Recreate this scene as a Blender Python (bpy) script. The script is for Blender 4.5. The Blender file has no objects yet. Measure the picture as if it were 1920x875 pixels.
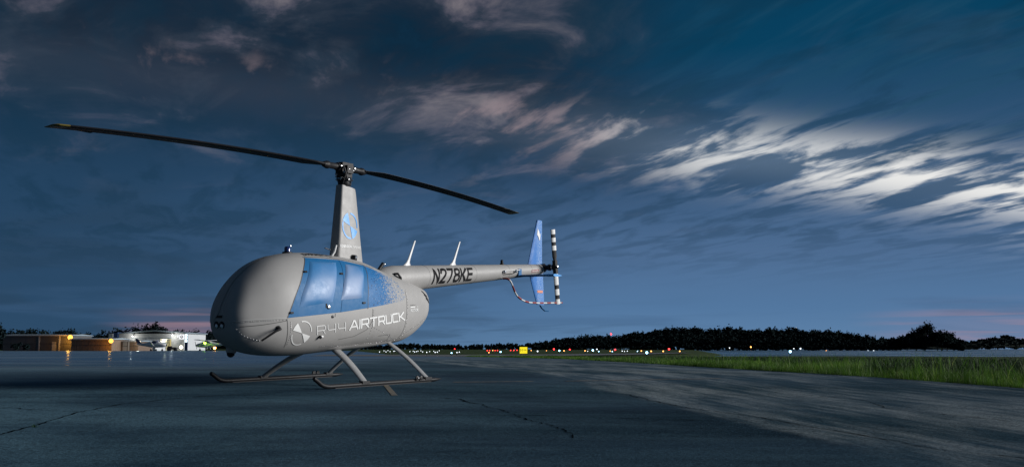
import bpy, math, random
import numpy as np
from mathutils import Matrix, Vector

random.seed(7)
rng = np.random.default_rng(7)
sc = bpy.context.scene
col = sc.collection
R = math.radians

# ------------------------------------------------------------------ camera
EYE = 0.4931
cam_d = bpy.data.cameras.new('camera'); cam = bpy.data.objects.new('camera', cam_d); col.objects.link(cam)
cam.location = (0, 0, EYE); cam.rotation_euler = (R(90 + 6.3684), 0, 0)
cam_d.sensor_width = 36; cam_d.lens = 36 * 1938.985 / 1920; cam_d.clip_start = .05; cam_d.clip_end = 9000
sc.camera = cam

# ------------------------------------------------------------------ node helper
class T:
    """tiny helper that writes shader nodes"""
    def __init__(s, tree): s.t = tree; s.n = tree.nodes; s.l = tree.links
    def node(s, typ, **kw):
        n = s.n.new(typ)
        for k, v in kw.items(): setattr(n, k, v)
        return n
    def put(s, sock, v):
        if v is None: return
        if isinstance(v, bpy.types.NodeSocket): s.l.new(v, sock)
        else:
            if hasattr(sock.default_value, '__len__') and isinstance(v, (int, float)): v = [v] * len(sock.default_value)
            if hasattr(sock.default_value, '__len__') and len(sock.default_value) == 4 and len(v) == 3: v = (*v, 1)
            sock.default_value = v
    def m(s, op, a, b=None, c=None, clamp=False):
        n = s.node('ShaderNodeMath', operation=op, use_clamp=clamp)
        for i, v in enumerate((a, b, c)): s.put(n.inputs[i], v) if v is not None else None
        return n.outputs[0]
    def add(s, a, b): return s.m('ADD', a, b)
    def sub(s, a, b): return s.m('SUBTRACT', a, b)
    def mul(s, a, b): return s.m('MULTIPLY', a, b)
    def div(s, a, b): return s.m('DIVIDE', a, b)
    def step(s, x, lo, hi, a=0., b=1.):
        n = s.node('ShaderNodeMapRange', interpolation_type='SMOOTHSTEP')
        for k, v in zip(('Value', 'From Min', 'From Max', 'To Min', 'To Max'), (x, lo, hi, a, b)): s.put(n.inputs[k], v)
        return n.outputs[0]
    def xyz(s, v):
        n = s.node('ShaderNodeSeparateXYZ'); s.put(n.inputs[0], v); return n.outputs
    def comb(s, x, y, z=0.):
        n = s.node('ShaderNodeCombineXYZ')
        for i, v in enumerate((x, y, z)): s.put(n.inputs[i], v)
        return n.outputs[0]
    def noise(s, vec, scale, detail=5, rough=.55, dist=0., lac=2.):
        n = s.node('ShaderNodeTexNoise')
        for k, v in (('Vector', vec), ('Scale', scale), ('Detail', detail), ('Roughness', rough), ('Distortion', dist), ('Lacunarity', lac)): s.put(n.inputs[k], v)
        return n.outputs[0]
    def mix(s, f, a, b, mode='MIX'):
        n = s.node('ShaderNodeMix', data_type='RGBA', blend_type=mode)
        s.put(n.inputs[0], f); s.put(n.inputs[6], a); s.put(n.inputs[7], b); return n.outputs[2]
    def ramp(s, f, stops):
        n = s.node('ShaderNodeValToRGB'); s.put(n.inputs[0], f); e = n.color_ramp.elements
        while len(e) < len(stops): e.new(.5)
        for k, (p, c) in zip(e, stops): k.position = p; k.color = (*c, 1) if len(c) == 3 else c
        return n.outputs[0]
    def bump(s, h, strength=.3, dist=.01):
        n = s.node('ShaderNodeBump'); s.put(n.inputs['Strength'], strength); s.put(n.inputs['Distance'], dist); s.put(n.inputs['Height'], h); return n.outputs[0]
    def coord(s, which='Object'): return s.node('ShaderNodeTexCoord').outputs[which]

# ------------------------------------------------------------------ dusk sky
SUN_AZ = math.atan2(.985, .05)      # from +Y towards +X: light comes from the right, a little behind the camera
SUN_EL = R(16)
w = bpy.data.worlds.new('World'); sc.world = w; w.use_nodes = True
w.node_tree.nodes.clear(); t = T(w.node_tree)
d = t.coord('Generated'); dx, dy, dz = t.xyz(d)
up = t.m('MAXIMUM', dz, 0.)
dzc = t.add(up, .05)
px, py = t.div(dx, dzc), t.div(dy, dzc)                    # where the ray meets the cloud deck
al = t.add(t.mul(px, -.32), t.mul(py, .95)); ac = t.add(t.mul(px, .95), t.mul(py, .32))   # along / across the wind
streak = t.noise(t.comb(t.mul(al, .44), t.mul(ac, 1.15), 93.2), 3.9, 6, .56, .35)
streak2 = t.noise(t.comb(t.mul(al, .20), t.mul(ac, 1.5), 9.7), 5.2, 4, .6, .3)
mott = t.noise(t.comb(t.mul(al, .62), t.mul(ac, 1.0), 1.3), 2.5, 8, .58, .5)
mott2 = t.noise(t.comb(t.mul(al, .50), t.mul(ac, .9), 7.7), .95, 4, .55, .5)
big = t.noise(t.comb(t.mul(al, .4), t.mul(ac, .7), 5.2), .55, 3, .5)
base = t.ramp(up, [(0, (.114, .226, .395)), (.04, (.084, .182, .345)), (.09, (.076, .152, .290)), (.16, (.040, .100, .205)), (.28, (.0015, .052, .116)), (.6, (.002, .030, .070))])
right = t.step(dx, -.18, .34)
base = t.mix(t.step(dx, -.42, .12, .85, 0.), base, (.012, .045, .096))
s_ = t.add(t.sub(dz, t.mul(dy, .226)), t.mul(dx, .142))
s_ = t.add(s_, t.mul(t.sub(big, .5), .035))
# dark deck above the front, thinning to open blue on the right
deck = t.mul(t.step(s_, -.13, .03), t.step(right, .30, .95, 1., .06))
deckcol = t.ramp(t.add(t.mul(mott, .74), t.mul(mott2, .26)), [(.38, (.004, .013, .027)), (.48, (.011, .023, .043)), (.535, (.024, .037, .060)), (.570, (.066, .070, .100)), (.635, (.170, .155, .178))])
skyc = t.mix(t.mul(deck, t.step(mott, .25, .55, .62, 1.)), base, deckcol)
skyc = t.mix(t.mul(t.mul(t.step(mott2, .45, .65), t.step(s_, .0, -.16)), t.step(right, .9, .1, 0., .35)), skyc, (.022, .050, .090))
# streaks drawn out by the wind on the right
skyc = t.mix(t.mul(t.mul(t.step(streak2, .45, .70), t.mul(t.step(right, .3, 1.), t.step(s_, -.02, .05))), .42), skyc, (.016, .075, .135))
skyc = t.mix(t.mul(t.step(streak, .56, .38), t.mul(t.step(dz, .05, .12), .36)), skyc, (.005, .030, .060))
# sunlit break along the front
width = .027
line = t.m('EXPONENT', t.mul(t.m('POWER', t.div(t.m('ABSOLUTE', t.add(s_, .004)), width), 2.), -1.))
brk = t.add(t.mul(streak, .72), t.mul(streak2, .28))
lo = t.add(.535, t.mul(right, -.110))
lit = t.mul(line, t.step(brk, t.add(lo, .02), t.add(lo, .16)))
litcol = t.mix(t.step(right, .35, .8), (.42, .31, .32), (.95, .93, .89))
skyc = t.mix(t.mul(lit, t.add(.45, t.mul(right, .55))), skyc, litcol)
soft = t.mul(t.mul(line, t.step(big, .35, .65, .4, 1.)), t.add(.22, t.mul(right, .14)))
skyc = t.mix(soft, skyc, t.mix(right, (.08, .09, .125), (.22, .30, .40)))
# last light low on the horizon
hz = t.noise(t.comb(t.mul(dx, 4.), t.mul(dy, 4.), t.mul(dz, 90.)), 1.6, 4, .5, .6)
glow = t.m('EXPONENT', t.mul(t.m('POWER', t.div(t.sub(dz, .020), .014), 2.), -1.))
side = t.m('MAXIMUM', t.step(dx, .30, .42), t.mul(t.step(dx, -.22, -.29), t.mul(t.step(dx, -.38, -.30), .8)))
skyc = t.mix(t.mul(t.mul(glow, side), t.step(hz, .42, .64, .14, .70)), skyc, (.43, .25, .28))
hz2 = t.noise(t.comb(t.mul(dx, 1.8), t.mul(dy, 1.8), t.mul(dz, 26.)), 2.0, 4, .5, .8)
skyc = t.mix(t.mul(t.step(hz2, .50, .72), t.step(dz, .16, .03, 0., .38)), skyc, (.050, .112, .220))
nish = t.node('ShaderNodeTexSky', sky_type='NISHITA', sun_disc=False, sun_elevation=SUN_EL, sun_rotation=SUN_AZ)
skyc = t.mix(1., skyc, t.mix(1., nish.outputs[0], (.0003, .0003, .0003), 'MULTIPLY'), 'ADD')
bg = t.node('ShaderNodeBackground'); t.put(bg.inputs[0], skyc); bg.inputs[1].default_value = 1.
out = t.node('ShaderNodeOutputWorld'); t.l.new(bg.outputs[0], out.inputs[0])

# ------------------------------------------------------------------ the one sun lamp, exposure
sd = bpy.data.lights.new('sun', 'SUN'); sun = bpy.data.objects.new('sun', sd); col.objects.link(sun)
sd.energy = 4.5; sd.angle = R(24); sd.color = (1., .985, .96)
sv = Vector((math.sin(SUN_AZ) * math.cos(SUN_EL), math.cos(SUN_AZ) * math.cos(SUN_EL), math.sin(SUN_EL)))
sun.rotation_euler = sv.to_track_quat('Z', 'Y').to_euler()
sc.view_settings.view_transform = 'Standard'; sc.view_settings.look = 'None'
sc.view_settings.exposure = 0; sc.view_settings.gamma = 1; sc.view_settings.use_curve_mapping = False
sc.render.engine = 'CYCLES'; sc.cycles.use_denoising = True; sc.cycles.max_bounces = 6
sc.cycles.sample_clamp_indirect = 4

# ------------------------------------------------------------------ materials
def mat(name, fn=None, color=(.5, .5, .5), rough=.5, metal=0., coat=0., spec=.5, var=.12, vscale=6., bump=0.):
    m = bpy.data.materials.new(name); m.use_nodes = True; m.node_tree.nodes.clear(); t = T(m.node_tree)
    o = t.node('ShaderNodeOutputMaterial'); b = t.node('ShaderNodeBsdfPrincipled'); t.l.new(b.outputs[0], o.inputs[0])
    I = b.inputs; I['Roughness'].default_value = rough; I['Metallic'].default_value = metal
    I['Coat Weight'].default_value = coat; I['Coat Roughness'].default_value = .08; I['Specular IOR Level'].default_value = spec
    c = t.coord(); nz = t.noise(c, vscale, 6, .6)
    t.put(I['Base Color'], t.mix(nz, [v * (1 - var) for v in color], [min(1, v * (1 + var)) for v in color]))
    t.put(I['Roughness'], t.step(t.noise(c, vscale * 2.3, 5, .6), .3, .7, max(.02, rough - .06), min(1, rough + .06)))
    if bump: t.put(I['Normal'], t.bump(t.noise(c, vscale * 12, 4, .6), bump, .004))
    if fn: fn(t, I)
    return m
def emis(name, color, strength, hide_from_sampling=True):
    m = bpy.data.materials.new(name); m.use_nodes = True; m.node_tree.nodes.clear(); t = T(m.node_tree)
    o = t.node('ShaderNodeOutputMaterial'); e = t.node('ShaderNodeEmission'); t.l.new(e.outputs[0], o.inputs[0])
    e.inputs[0].default_value = (*color, 1); e.inputs[1].default_value = strength
    if hide_from_sampling: m.cycles.emission_sampling = 'NONE'
    return m
M = {}
def paint_fn(t, I):
    c = t.coord(); x, y, z = t.xyz(c)
    grime = t.mul(t.step(t.noise(t.comb(t.mul(x, 1.2), t.mul(y, 1.2), t.mul(z, .5)), 3., 6, .65), .5, .8), .25)
    t.put(I['Base Color'], t.mix(grime, t.mix(t.noise(c, 2.2, 5), (.310, .303, .296), (.36, .35, .34)), (.23, .225, .22)))
    t.put(I['Normal'], t.bump(t.noise(c, 2.6, 2), .05, .02))
M['paint'] = mat('satin_grey_paint', paint_fn, rough=.48, coat=0., vscale=4, spec=.35)
M['leg'] = mat('grey_leg_paint', color=(.30, .30, .30), rough=.4, coat=.2)
def blue_fn(t, I):
    c = t.coord(); t.put(I['Normal'], t.bump(t.noise(c, 3., 2), .05, .02))
M['blue'] = mat('blue_door_paint', blue_fn, color=(.016, .125, .30), rough=.5, coat=0., var=.08, spec=.2)
def win_fn(t, I):
    c = t.coord(); fr = t.noise(c, 1.25, 2, .4, .4)                     # soft clouds of pale and deep blue
    t.put(I['Base Color'], t.mix(t.step(fr, .36, .64), (.045, .18, .40), (.25, .34, .52)))
M['window'] = mat('tinted_window_panel', win_fn, rough=.42, coat=0., spec=.3)
def speck_fn(t, I):
    c = t.coord(); x, y, z = t.xyz(c)
    f = t.step(x, .10, -.86)                                   # the paint job fades aft
    drops = t.noise(c, 38., 2, .6); fine = t.noise(c, 90., 2, .6)
    th = t.add(t.mul(drops, .6), t.mul(fine, .4))
    k = t.step(t.sub(th, t.mul(f, .25)), .27, .37)
    edge = t.step(t.sub(z, t.add(1.124, t.mul(x, -.13))), 0., .015)
    vor = t.node('ShaderNodeTexVoronoi'); t.put(vor.inputs['Vector'], c); vor.inputs['Scale'].default_value = 24
    dark = t.mul(t.step(vor.outputs['Distance'], .36, .20), t.step(t.noise(c, 11., 2), .40, .52))
    b = t.mix(t.mul(dark, .85), (.018, .13, .33), (.004, .025, .09))
    b = t.mix(t.step(t.noise(c, 60., 2), .60, .70, 0., .4), b, (.20, .40, .62))
    t.put(I['Base Color'], t.mix(k, (.335, .327, .318), b))
M['speck'] = mat('speckled_fade_paint', speck_fn, rough=.48, coat=0., spec=.25)
M['white'] = mat('white_decal', color=(.78, .78, .77), rough=.45, var=.04)
M['palegrey'] = mat('pale_antenna_paint', color=(.62, .62, .62), rough=.4, var=.06)
M['blackdecal'] = mat('black_decal', color=(.012, .012, .014), rough=.75, spec=.1)
M['black'] = mat('black_metal', color=(.014, .014, .016), rough=.5, var=.3, vscale=20, spec=.22)
M['blade'] = mat('black_blade_paint', color=(.010, .010, .012), rough=.5, var=.3, spec=.2)
M['bladetip'] = mat('olive_yellow_tip_paint', color=(.12, .095, .02), rough=.45)
M['steel'] = mat('bare_steel', color=(.55, .55, .56), rough=.28, metal=1.)
M['dsteel'] = mat('dark_steel', color=(.06, .06, .065), rough=.45, metal=.5)
M['seam'] = mat('panel_gap', color=(.055, .054, .053), rough=.6)
M['palecaulk'] = mat('pale_sealant', color=(.40, .40, .39), rough=.6)
M['red'] = mat('red_paint', color=(.26, .025, .028), rough=.5)
M['decalblue'] = mat('bright_blue_decal', color=(.04, .30, .72), rough=.4)
def finfn(t, I):
    c = t.coord(); x, y, z = t.xyz(c)
    f = t.step(t.add(x, t.mul(t.noise(c, 45., 2), .25)), -5.50, -5.62)
    sp = t.step(t.noise(c, 70., 2), .45, .62)
    t.put(I['Base Color'], t.mix(t.mul(f, sp), (.03, .17, .50), (.30, .42, .62)))
M['fin'] = mat('speckled_blue_fin', finfn, rough=.5, coat=0., spec=.2)
M['glass'] = mat('lamp_glass', color=(.75, .78, .8), rough=.08, metal=.7)
M['navy'] = mat('navy_beacon_lens', color=(.02, .04, .16), rough=.1, coat=1.)

# ------------------------------------------------------------------ mesh helper
class MB:
    def __init__(s): s.v = []; s.f = []
    def box(s, x0, x1, y0, y1, z0, z1):
        b = len(s.v); s.v += [(x, y, z) for z in (z0, z1) for y in (y0, y1) for x in (x0, x1)]
        s.f += [tuple(b + i for i in q) for q in ((0, 2, 3, 1), (4, 5, 7, 6), (0, 1, 5, 4), (2, 6, 7, 3), (0, 4, 6, 2), (1, 3, 7, 5))]; return s
    def obox(s, c, ax, half):
        """box with own axes"""
        b = len(s.v); c = Vector(c); ax = [Vector(a).normalized() for a in ax]
        for k in range(8):
            p = c.copy()
            for i in range(3): p += ax[i] * half[i] * (1 if k >> i & 1 else -1)
            s.v.append(tuple(p))
        s.f += [tuple(b + i for i in q) for q in ((0, 2, 3, 1), (4, 5, 7, 6), (0, 1, 5, 4), (2, 6, 7, 3), (0, 4, 6, 2), (1, 3, 7, 5))]; return s
    def loft(s, secs, cap=True, closed=True):
        b = len(s.v); n = len(secs[0])
        for q in secs: s.v += [tuple(p) for p in q]
        for i in range(len(secs) - 1):
            for k in range(n if closed else n - 1):
                a = b + i * n + k; c = b + i * n + (k + 1) % n
                s.f.append((a, c, c + n, a + n))
        if cap:
            s.f.append(tuple(b + k for k in range(n))[::-1]); s.f.append(tuple(b + (len(secs) - 1) * n + k for k in range(n)))
        return s
    def tube(s, path, r, seg=10, flat=None):
        """swept tube; r a number or list; flat=(axis, ratio) squashes the section"""
        path = [Vector(p) for p in path]; n = len(path); rs = r if hasattr(r, '__len__') else [r] * n
        secs = []; ref = None
        for i, p in enumerate(path):
            tg = (path[min(i + 1, n - 1)] - path[max(i - 1, 0)]).normalized()
            if ref is None: ref = Vector((0, 0, 1)) if abs(tg.z) < .9 else Vector((1, 0, 0))
            if flat: ref = Vector(flat[0])
            a = (ref - tg * ref.dot(tg)).normalized(); bb = tg.cross(a)
            if not flat: ref = a
            k = flat[1] if flat else 1
            secs.append([p + a * math.cos(2 * math.pi * j / seg) * rs[i] + bb * math.sin(2 * math.pi * j / seg) * rs[i] * k for j in range(seg)])
        return s.loft(secs)
    def lathe(s, c, axis, prof, seg=16):
        """prof: list of (distance along axis, radius)"""
        ax = Vector(axis).normalized(); a = ax.orthogonal().normalized(); b = ax.cross(a); c = Vector(c)
        return s.loft([[c + ax * h + a * math.cos(2 * math.pi * j / seg) * max(r, 1e-4) + b * math.sin(2 * math.pi * j / seg) * max(r, 1e-4) for j in range(seg)] for h, r in prof])
    def sphere(s, c, r, seg=12, rings=8, k=(1, 1, 1)):
        return s.loft([[(c[0] + r * k[0] * math.sin(a) * math.cos(2 * math.pi * j / seg), c[1] + r * k[1] * math.sin(a) * math.sin(2 * math.pi * j / seg), c[2] - r * k[2] * math.cos(a)) for j in range(seg)]
                       for a in [max(.02, min(math.pi - .02, math.pi * i / rings)) for i in range(rings + 1)]])
    def grid(s, pts):
        """pts[i][j] -> open sheet"""
        b = len(s.v); n = len(pts[0])
        for r_ in pts: s.v += [tuple(p) for p in r_]
        for i in range(len(pts) - 1):
            for j in range(n - 1):
                a = b + i * n + j; s.f.append((a, a + 1, a + n + 1, a + n))
        return s
    def build(s, name, m, parent=None, smooth=None, loc=None):
        me = bpy.data.meshes.new(name); me.from_pydata(s.v, [], s.f); me.materials.append(M[m] if isinstance(m, str) else m)
        if smooth:
            me.polygons.foreach_set('use_smooth', [True] * len(me.polygons)); me.set_sharp_from_angle(angle=R(smooth))
        me.validate(); me.update()
        o = bpy.data.objects.new(name, me); col.objects.link(o)
        if parent: o.parent = parent
        if loc: o.location = loc
        return o
def tag(o, label=None, cat=None, group=None, kind=None):
    for k, v in (('label', label), ('category', cat), ('group', group), ('kind', kind)):
        if v: o[k] = v
    return o
def empty(name, loc=(0, 0, 0), rz=0.):
    o = bpy.data.objects.new(name, None); o.empty_display_size = .3; col.objects.link(o); o.location = loc; o.rotation_euler = (0, 0, rz); return o
def bulk(name, V, F, m, smooth=False, k=4):
    """numpy mesh of k-gons"""
    me = bpy.data.meshes.new(name); V = np.asarray(V, np.float32); F = np.asarray(F, np.int32)
    me.vertices.add(len(V)); me.vertices.foreach_set('co', V.ravel()); me.loops.add(F.size); me.loops.foreach_set('vertex_index', F.ravel())
    me.polygons.add(len(F)); me.polygons.foreach_set('loop_start', np.arange(0, F.size, k, dtype=np.int32)); me.polygons.foreach_set('loop_total', np.full(len(F), k, np.int32))
    if smooth: me.polygons.foreach_set('use_smooth', np.ones(len(F), bool))
    me.update(); me.validate(); me.materials.append(M[m]); o = bpy.data.objects.new(name, me); col.objects.link(o); return o

# ------------------------------------------------------------------ ground
HX, HY = -2.6157, 15.8703            # under the rotor mast
def G(X, Y):
    """paving height: the apron falls gently towards the camera (drainage slope), level farther out"""
    y = np.maximum(np.asarray(Y, float) - HY, -30.)
    s = np.where(y < 1.7, y, 1.7 + 1.2 * np.tanh((y - 1.7) / 1.2))
    return -.0079854 * 12 * np.tanh((np.asarray(X, float) - HX) / 12) * np.exp(-np.minimum(((np.asarray(Y, float) - HY) / 25) ** 2, 50)) + .0276928 * s
def smooth01(x): x = np.clip(x, 0, 1); return x * x * (3 - 2 * x)
def lake_in(X, Y):
    return np.minimum(np.minimum(X - .172 * Y - 2 * np.sin(Y * .05), Y - 66 - 3 * np.sin(X * .11)), 4000 - Y)
def field_z(X, Y): return G(X, Y) - .045 - 1.2 * smooth01(lake_in(X, Y) / 7)
EDGE = np.array([(60, -60), (22, -10), (12, 6), (8.9, 12), (7.56, 15.42), (6.93, 16.96), (6.16, 18.83), (5.6, 22), (5.14, 25.75), (4.1, 33.35), (2.29, 44.68), (0, 52.33), (-2.95, 57.54), (-6.61, 61.8), (-15.23, 114.34), (-40.3, 262), (-40.3, 263)], float)
def edge_x(Y): return np.interp(Y, EDGE[:, 1], EDGE[:, 0])

def field_fn(t, I):
    c = t.coord(); n = t.noise(c, .35, 6, .65); n2 = t.noise(c, 6., 5, .7)
    t.put(I['Base Color'], t.mix(t.step(n, .35, .7), t.mix(n2, (.012, .028, .008), (.030, .055, .014)), (.045, .060, .020)))
    t.put(I['Normal'], t.bump(n2, .8, .05))
M['field'] = mat('mown_turf', field_fn, rough=.9, spec=.1)
def asphalt_fn(lane):
    def fn(t, I):
        c = t.coord(); x, y, z = t.xyz(c)
        wob = t.mul(t.sub(t.noise(c, 1.6, 6, .65), .5), .55)
        # newer, paler lane to the right of a straight paving joint
        side = t.add(t.add(t.sub(x, 1.10), t.mul(t.sub(y, 15.45), .205)), wob)
        k = t.mul(t.step(side, -.16, .22), t.step(y, 60., 25.))
        q = t.comb(t.add(t.mul(x, .98), t.mul(y, .20)), t.mul(t.sub(y, t.mul(x, .2)), .13), 0.)   # wheel and sweeper streaks along the lane
        st = t.noise(q, 1.3, 5, .6); st2 = t.noise(q, 5., 4, .6)
        blot = t.noise(c, .32, 6, .6, .6); mid = t.noise(c, 1.7, 6, .66, .4); ag = t.noise(c, 120., 3, .7); ag2 = t.noise(c, 34., 4, .7); ag3 = t.noise(c, 9., 5, .7)
        sweep = t.noise(t.comb(t.mul(x, .09), t.mul(y, .75), 2.), 1., 6, .62, .3)                 # broad stains drawn out across the stand
        dark = t.mix(t.step(t.add(t.mul(blot, .5), t.mul(sweep, .5)), .38, .62), (.0028, .014, .027), (.040, .080, .106))
        pale = t.mix(t.step(t.add(t.mul(st, .6), t.mul(st2, .4)), .40, .62), (.018, .044, .062), (.200, .230, .238))
        b = t.mix(k, dark, pale)
        b = t.mix(t.step(mid, .50, .72, 0., .60), b, (.003, .014, .025))
        b = t.mix(t.step(ag3, .50, .70, 0., .45), b, (.030, .056, .074))
        b = t.mix(t.step(ag, .50, .68, 0., .55), b, (.055, .098, .122))
        b = t.mix(t.step(ag2, .55, .70, 0., .70), b, (.003, .008, .013))
        gr = t.mul(t.step(ag2, .30, .70, .38, 1.75), t.step(ag, .30, .70, .45, 1.65)); b = t.mix(1., b, t.comb(gr, gr, gr), 'MULTIPLY')
        # drier near the helicopter, damp towards the hangars
        wet = t.step(t.noise(t.comb(t.mul(x, .10), t.mul(y, .32), 4.), 1., 5, .6), .36, .62)
        damp = t.m('MAXIMUM', t.mul(t.step(y, 11., 30.), t.step(x, -3., -8.)), t.mul(t.step(y, 30., 60.), t.step(x, 4., -8.)))
        nrm = t.bump(t.add(t.add(t.mul(ag, .5), ag2), t.mul(ag3, 1.5)), t.step(y, 14., 60., .55, .10), .006)
        df = t.node('ShaderNodeBsdfDiffuse'); t.put(df.inputs[0], b); df.inputs[1].default_value = .6; t.put(df.inputs['Normal'], nrm)
        gl = t.node('ShaderNodeBsdfGlossy'); gl.inputs[0].default_value = (.72, .86, 1., 1); t.put(gl.inputs['Roughness'], t.mix(damp, t.mix(wet, (.40, .40, .40), (.58, .58, .58)), t.mix(wet, (.15, .15, .15), (.32, .32, .32)))); t.put(gl.inputs['Normal'], nrm)
        fr = t.node('ShaderNodeFresnel'); fr.inputs[0].default_value = 1.33
        fac = t.mul(fr.outputs[0], t.mix(damp, t.mix(wet, (.14, .14, .14), (.03, .03, .03)), (.55, .55, .55)))    # rough dry stone hides most of its gloss
        mx = t.node('ShaderNodeMixShader'); t.put(mx.inputs[0], fac); t.l.new(df.outputs[0], mx.inputs[1]); t.l.new(gl.outputs[0], mx.inputs[2])
        t.l.new(mx.outputs[0], [n for n in t.n if n.type == 'OUTPUT_MATERIAL'][0].inputs[0])
    return fn
M['asphalt'] = mat('weathered_asphalt', asphalt_fn(True), rough=.5, spec=.4)
def taxi_fn(t, I):
    c = t.coord(); n = t.noise(c, .8, 5); t.put(I['Base Color'], t.mix(n, (.10, .10, .098), (.17, .165, .155)))
M['taxi'] = mat('pale_taxiway_asphalt', taxi_fn, rough=.55)
def water_fn(t, I):
    c = t.coord(); x, y, z = t.xyz(c)
    h = t.noise(t.comb(x, t.mul(y, .35), 0.), .9, 4, .6); h2 = t.noise(t.comb(t.mul(x, .05), t.mul(y, .012), 0.), 1., 3)
    t.put(I['Normal'], t.bump(h, .30, .10)); t.put(I['Roughness'], t.step(h2, .35, .65, .20, .38))
M['water'] = mat('lake_water', water_fn, color=(.006, .036, .058), rough=.1, spec=.5)

def spread(a, b, s0, g):
    """a..b with steps growing by g"""
    o = [a]; s = s0
    while o[-1] + s < b: o.append(o[-1] + s); s *= g
    return o + [b]
ys = [-400, -200, -100, -60, -40, -30] + list(np.arange(-20, 150, 2.)) + spread(150, 6000, 4, 1.13)
xs = sorted([-v for v in spread(60, 5000, 4, 1.2)] + list(np.arange(-58, 90, 2.)) + spread(90, 5000, 4, 1.2))
X, Y = np.meshgrid(xs, ys); Z = field_z(X, Y)
V = np.stack([X, Y, Z], -1).reshape(-1, 3); n = len(xs)
i, j = np.meshgrid(np.arange(len(ys) - 1), np.arange(n - 1), indexing='ij'); a = (i * n + j).ravel()
tag(bulk('ground', V, np.stack([a, a + 1, a + n + 1, a + n], 1), 'field', True), kind='structure')
rows = [-60, -45, -35, -28] + list(np.arange(-22, 30, .8)) + spread(30, 262, 1.2, 1.08)
P = []
for y in rows:
    xr = float(edge_x(y)); xl = -70 - max(0, y) * .9
    uu = np.concatenate([np.linspace(xl, -16, 12)[:-1], np.linspace(-16, min(xr, 14), 46)[:-1] if xr > -14 else np.linspace(-16, xr - .01, 46)[:-1], np.linspace(min(xr, 14), xr, 3)]) if xr > -14 else np.linspace(xl, xr, 59)
    wob = .05 * np.sin(y * 3.1) + .07 * np.sin(y * 1.3 + 1) if 8 < y < 50 else 0
    uu[-1] += wob
    if len(uu) != 59: uu = np.interp(np.linspace(0, 1, 59), np.linspace(0, 1, len(uu)), uu)
    P.append([(x, y, float(G(x, y))) for x in uu])
tag(MB().grid(P).build('apron', 'asphalt', smooth=60), kind='structure')
TXN = [(-12, 62), (-6.6, 60), (-3.47, 58.4), (1.3, 62.1), (8.51, 75.9), (19.7, 114)]
TXF = [(-14, 78), (-7.4, 77), (-4.2, 76.5), (1.6, 80), (9.6, 96), (19.9, 122)]
P = []
for k in range(8):
    f = k / 7; P.append([(a[0] + (b[0] - a[0]) * f, a[1] + (b[1] - a[1]) * f, float(G(a[0], a[1])) + .008) for a, b in zip(TXN, TXF)])
tag(MB().grid(P).build('taxiway', 'taxi', smooth=60), kind='structure')
tag(MB().grid([[(-5, 50, -.36), (5200, 50, -.36)], [(-5, 5200, -.36), (5200, 5200, -.36)]]).build('lake', 'water'), kind='structure')

# painted lines and cracks, draped on the apron
def strip(name, pts, width, m, dz=.004, jit=0., kind='structure', sub=14):
    pts = np.array(pts, float); L = np.concatenate([[0], np.cumsum(np.hypot(*np.diff(pts, axis=0).T))]); N = max(8, int(L[-1] * sub))
    u = np.linspace(0, L[-1], N); x = np.interp(u, L, pts[:, 0]); y = np.interp(u, L, pts[:, 1])
    if jit:
        x += np.cumsum(rng.normal(0, jit * .35, N)) * .35 + rng.normal(0, jit * .25, N); y += rng.normal(0, jit, N)
    tx, ty = np.gradient(x), np.gradient(y); q = np.hypot(tx, ty); nx, ny = -ty / q, tx / q
    ww = width * (np.clip(rng.normal(1, .45, N), .3, 2.2) if jit else np.ones(N)) / 2
    P = [[(x[i] - nx[i] * ww[i], y[i] - ny[i] * ww[i], float(G(x[i] - nx[i] * ww[i], y[i] - ny[i] * ww[i])) + dz), (x[i] + nx[i] * ww[i], y[i] + ny[i] * ww[i], float(G(x[i] + nx[i] * ww[i], y[i] + ny[i] * ww[i])) + dz)] for i in range(N)]
    return tag(MB().grid(P).build(name, m), kind=kind)
def worn_fn(colr, keep):
    def fn(t, I):
        c = t.coord(); n = t.add(t.mul(t.noise(c, 9., 5, .7), .6), t.mul(t.noise(c, 60., 3, .7), .4))
        t.put(I['Base Color'], t.mix(t.step(n, keep, keep + .14), (.055, .058, .060), colr))
    return fn
M['yellowline'] = mat('worn_yellow_line', worn_fn((.17, .13, .065), .42), rough=.6)
M['paleline'] = mat('worn_pale_line', worn_fn((.24, .20, .15), .44), rough=.6)
M['crack'] = mat('crack_filler', color=(.004, .006, .008), rough=1., spec=.0)
strip('painted_line', [(-1.82, 15.1), (-1.47, 13.1)], .075, 'yellowline', sub=6)
strip('painted_line', [(-.9, 15.98), (.33, 16.35)], .10, 'paleline', sub=6)
strip('painted_line', [(.84, 16.49), (2.2, 17.03), (3.5, 17.56)], .10, 'paleline', sub=6)
strip('pavement_crack', [(-4.3, 6.6), (-4.07, 8.34), (-4.12, 9.31), (-4.28, 10.52), (-4.22, 11.59), (-3.93, 12.24), (-3.55, 12.88), (-2.9, 13.52)], .016, 'crack', jit=.035)
strip('pavement_crack', [(-.33, 11.89), (-.26, 11.33), (-.14, 11.27), (.1, 10.31), (.34, 9.69), (.49, 9.18), (.55, 8.6)], .012, 'crack', jit=.04)
strip('pavement_crack', [(1.5, 13.6), (1.94, 11.51), (2.4, 10.71), (2.54, 10.21), (2.72, 9.56), (3.01, 8.71), (3.2, 7.9), (3.63, 7.46), (4.2, 6.2)], .015, 'crack', jit=.03)
strip('paving_joint', [(-1.06, 10.38), (.21, 10.54), (1.15, 10.27), (2.0, 10.1)], .014, 'crack', jit=.008)
strip('pavement_crack', [(-.33, 11.89), (-.5, 12.1), (-.62, 12.6), (-.9, 12.75)], .018, 'crack', jit=.04)
strip('pavement_crack', [(-4.28, 10.52), (-5.2, 10.9), (-6.4, 10.7)], .012, 'crack', jit=.04)
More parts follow.
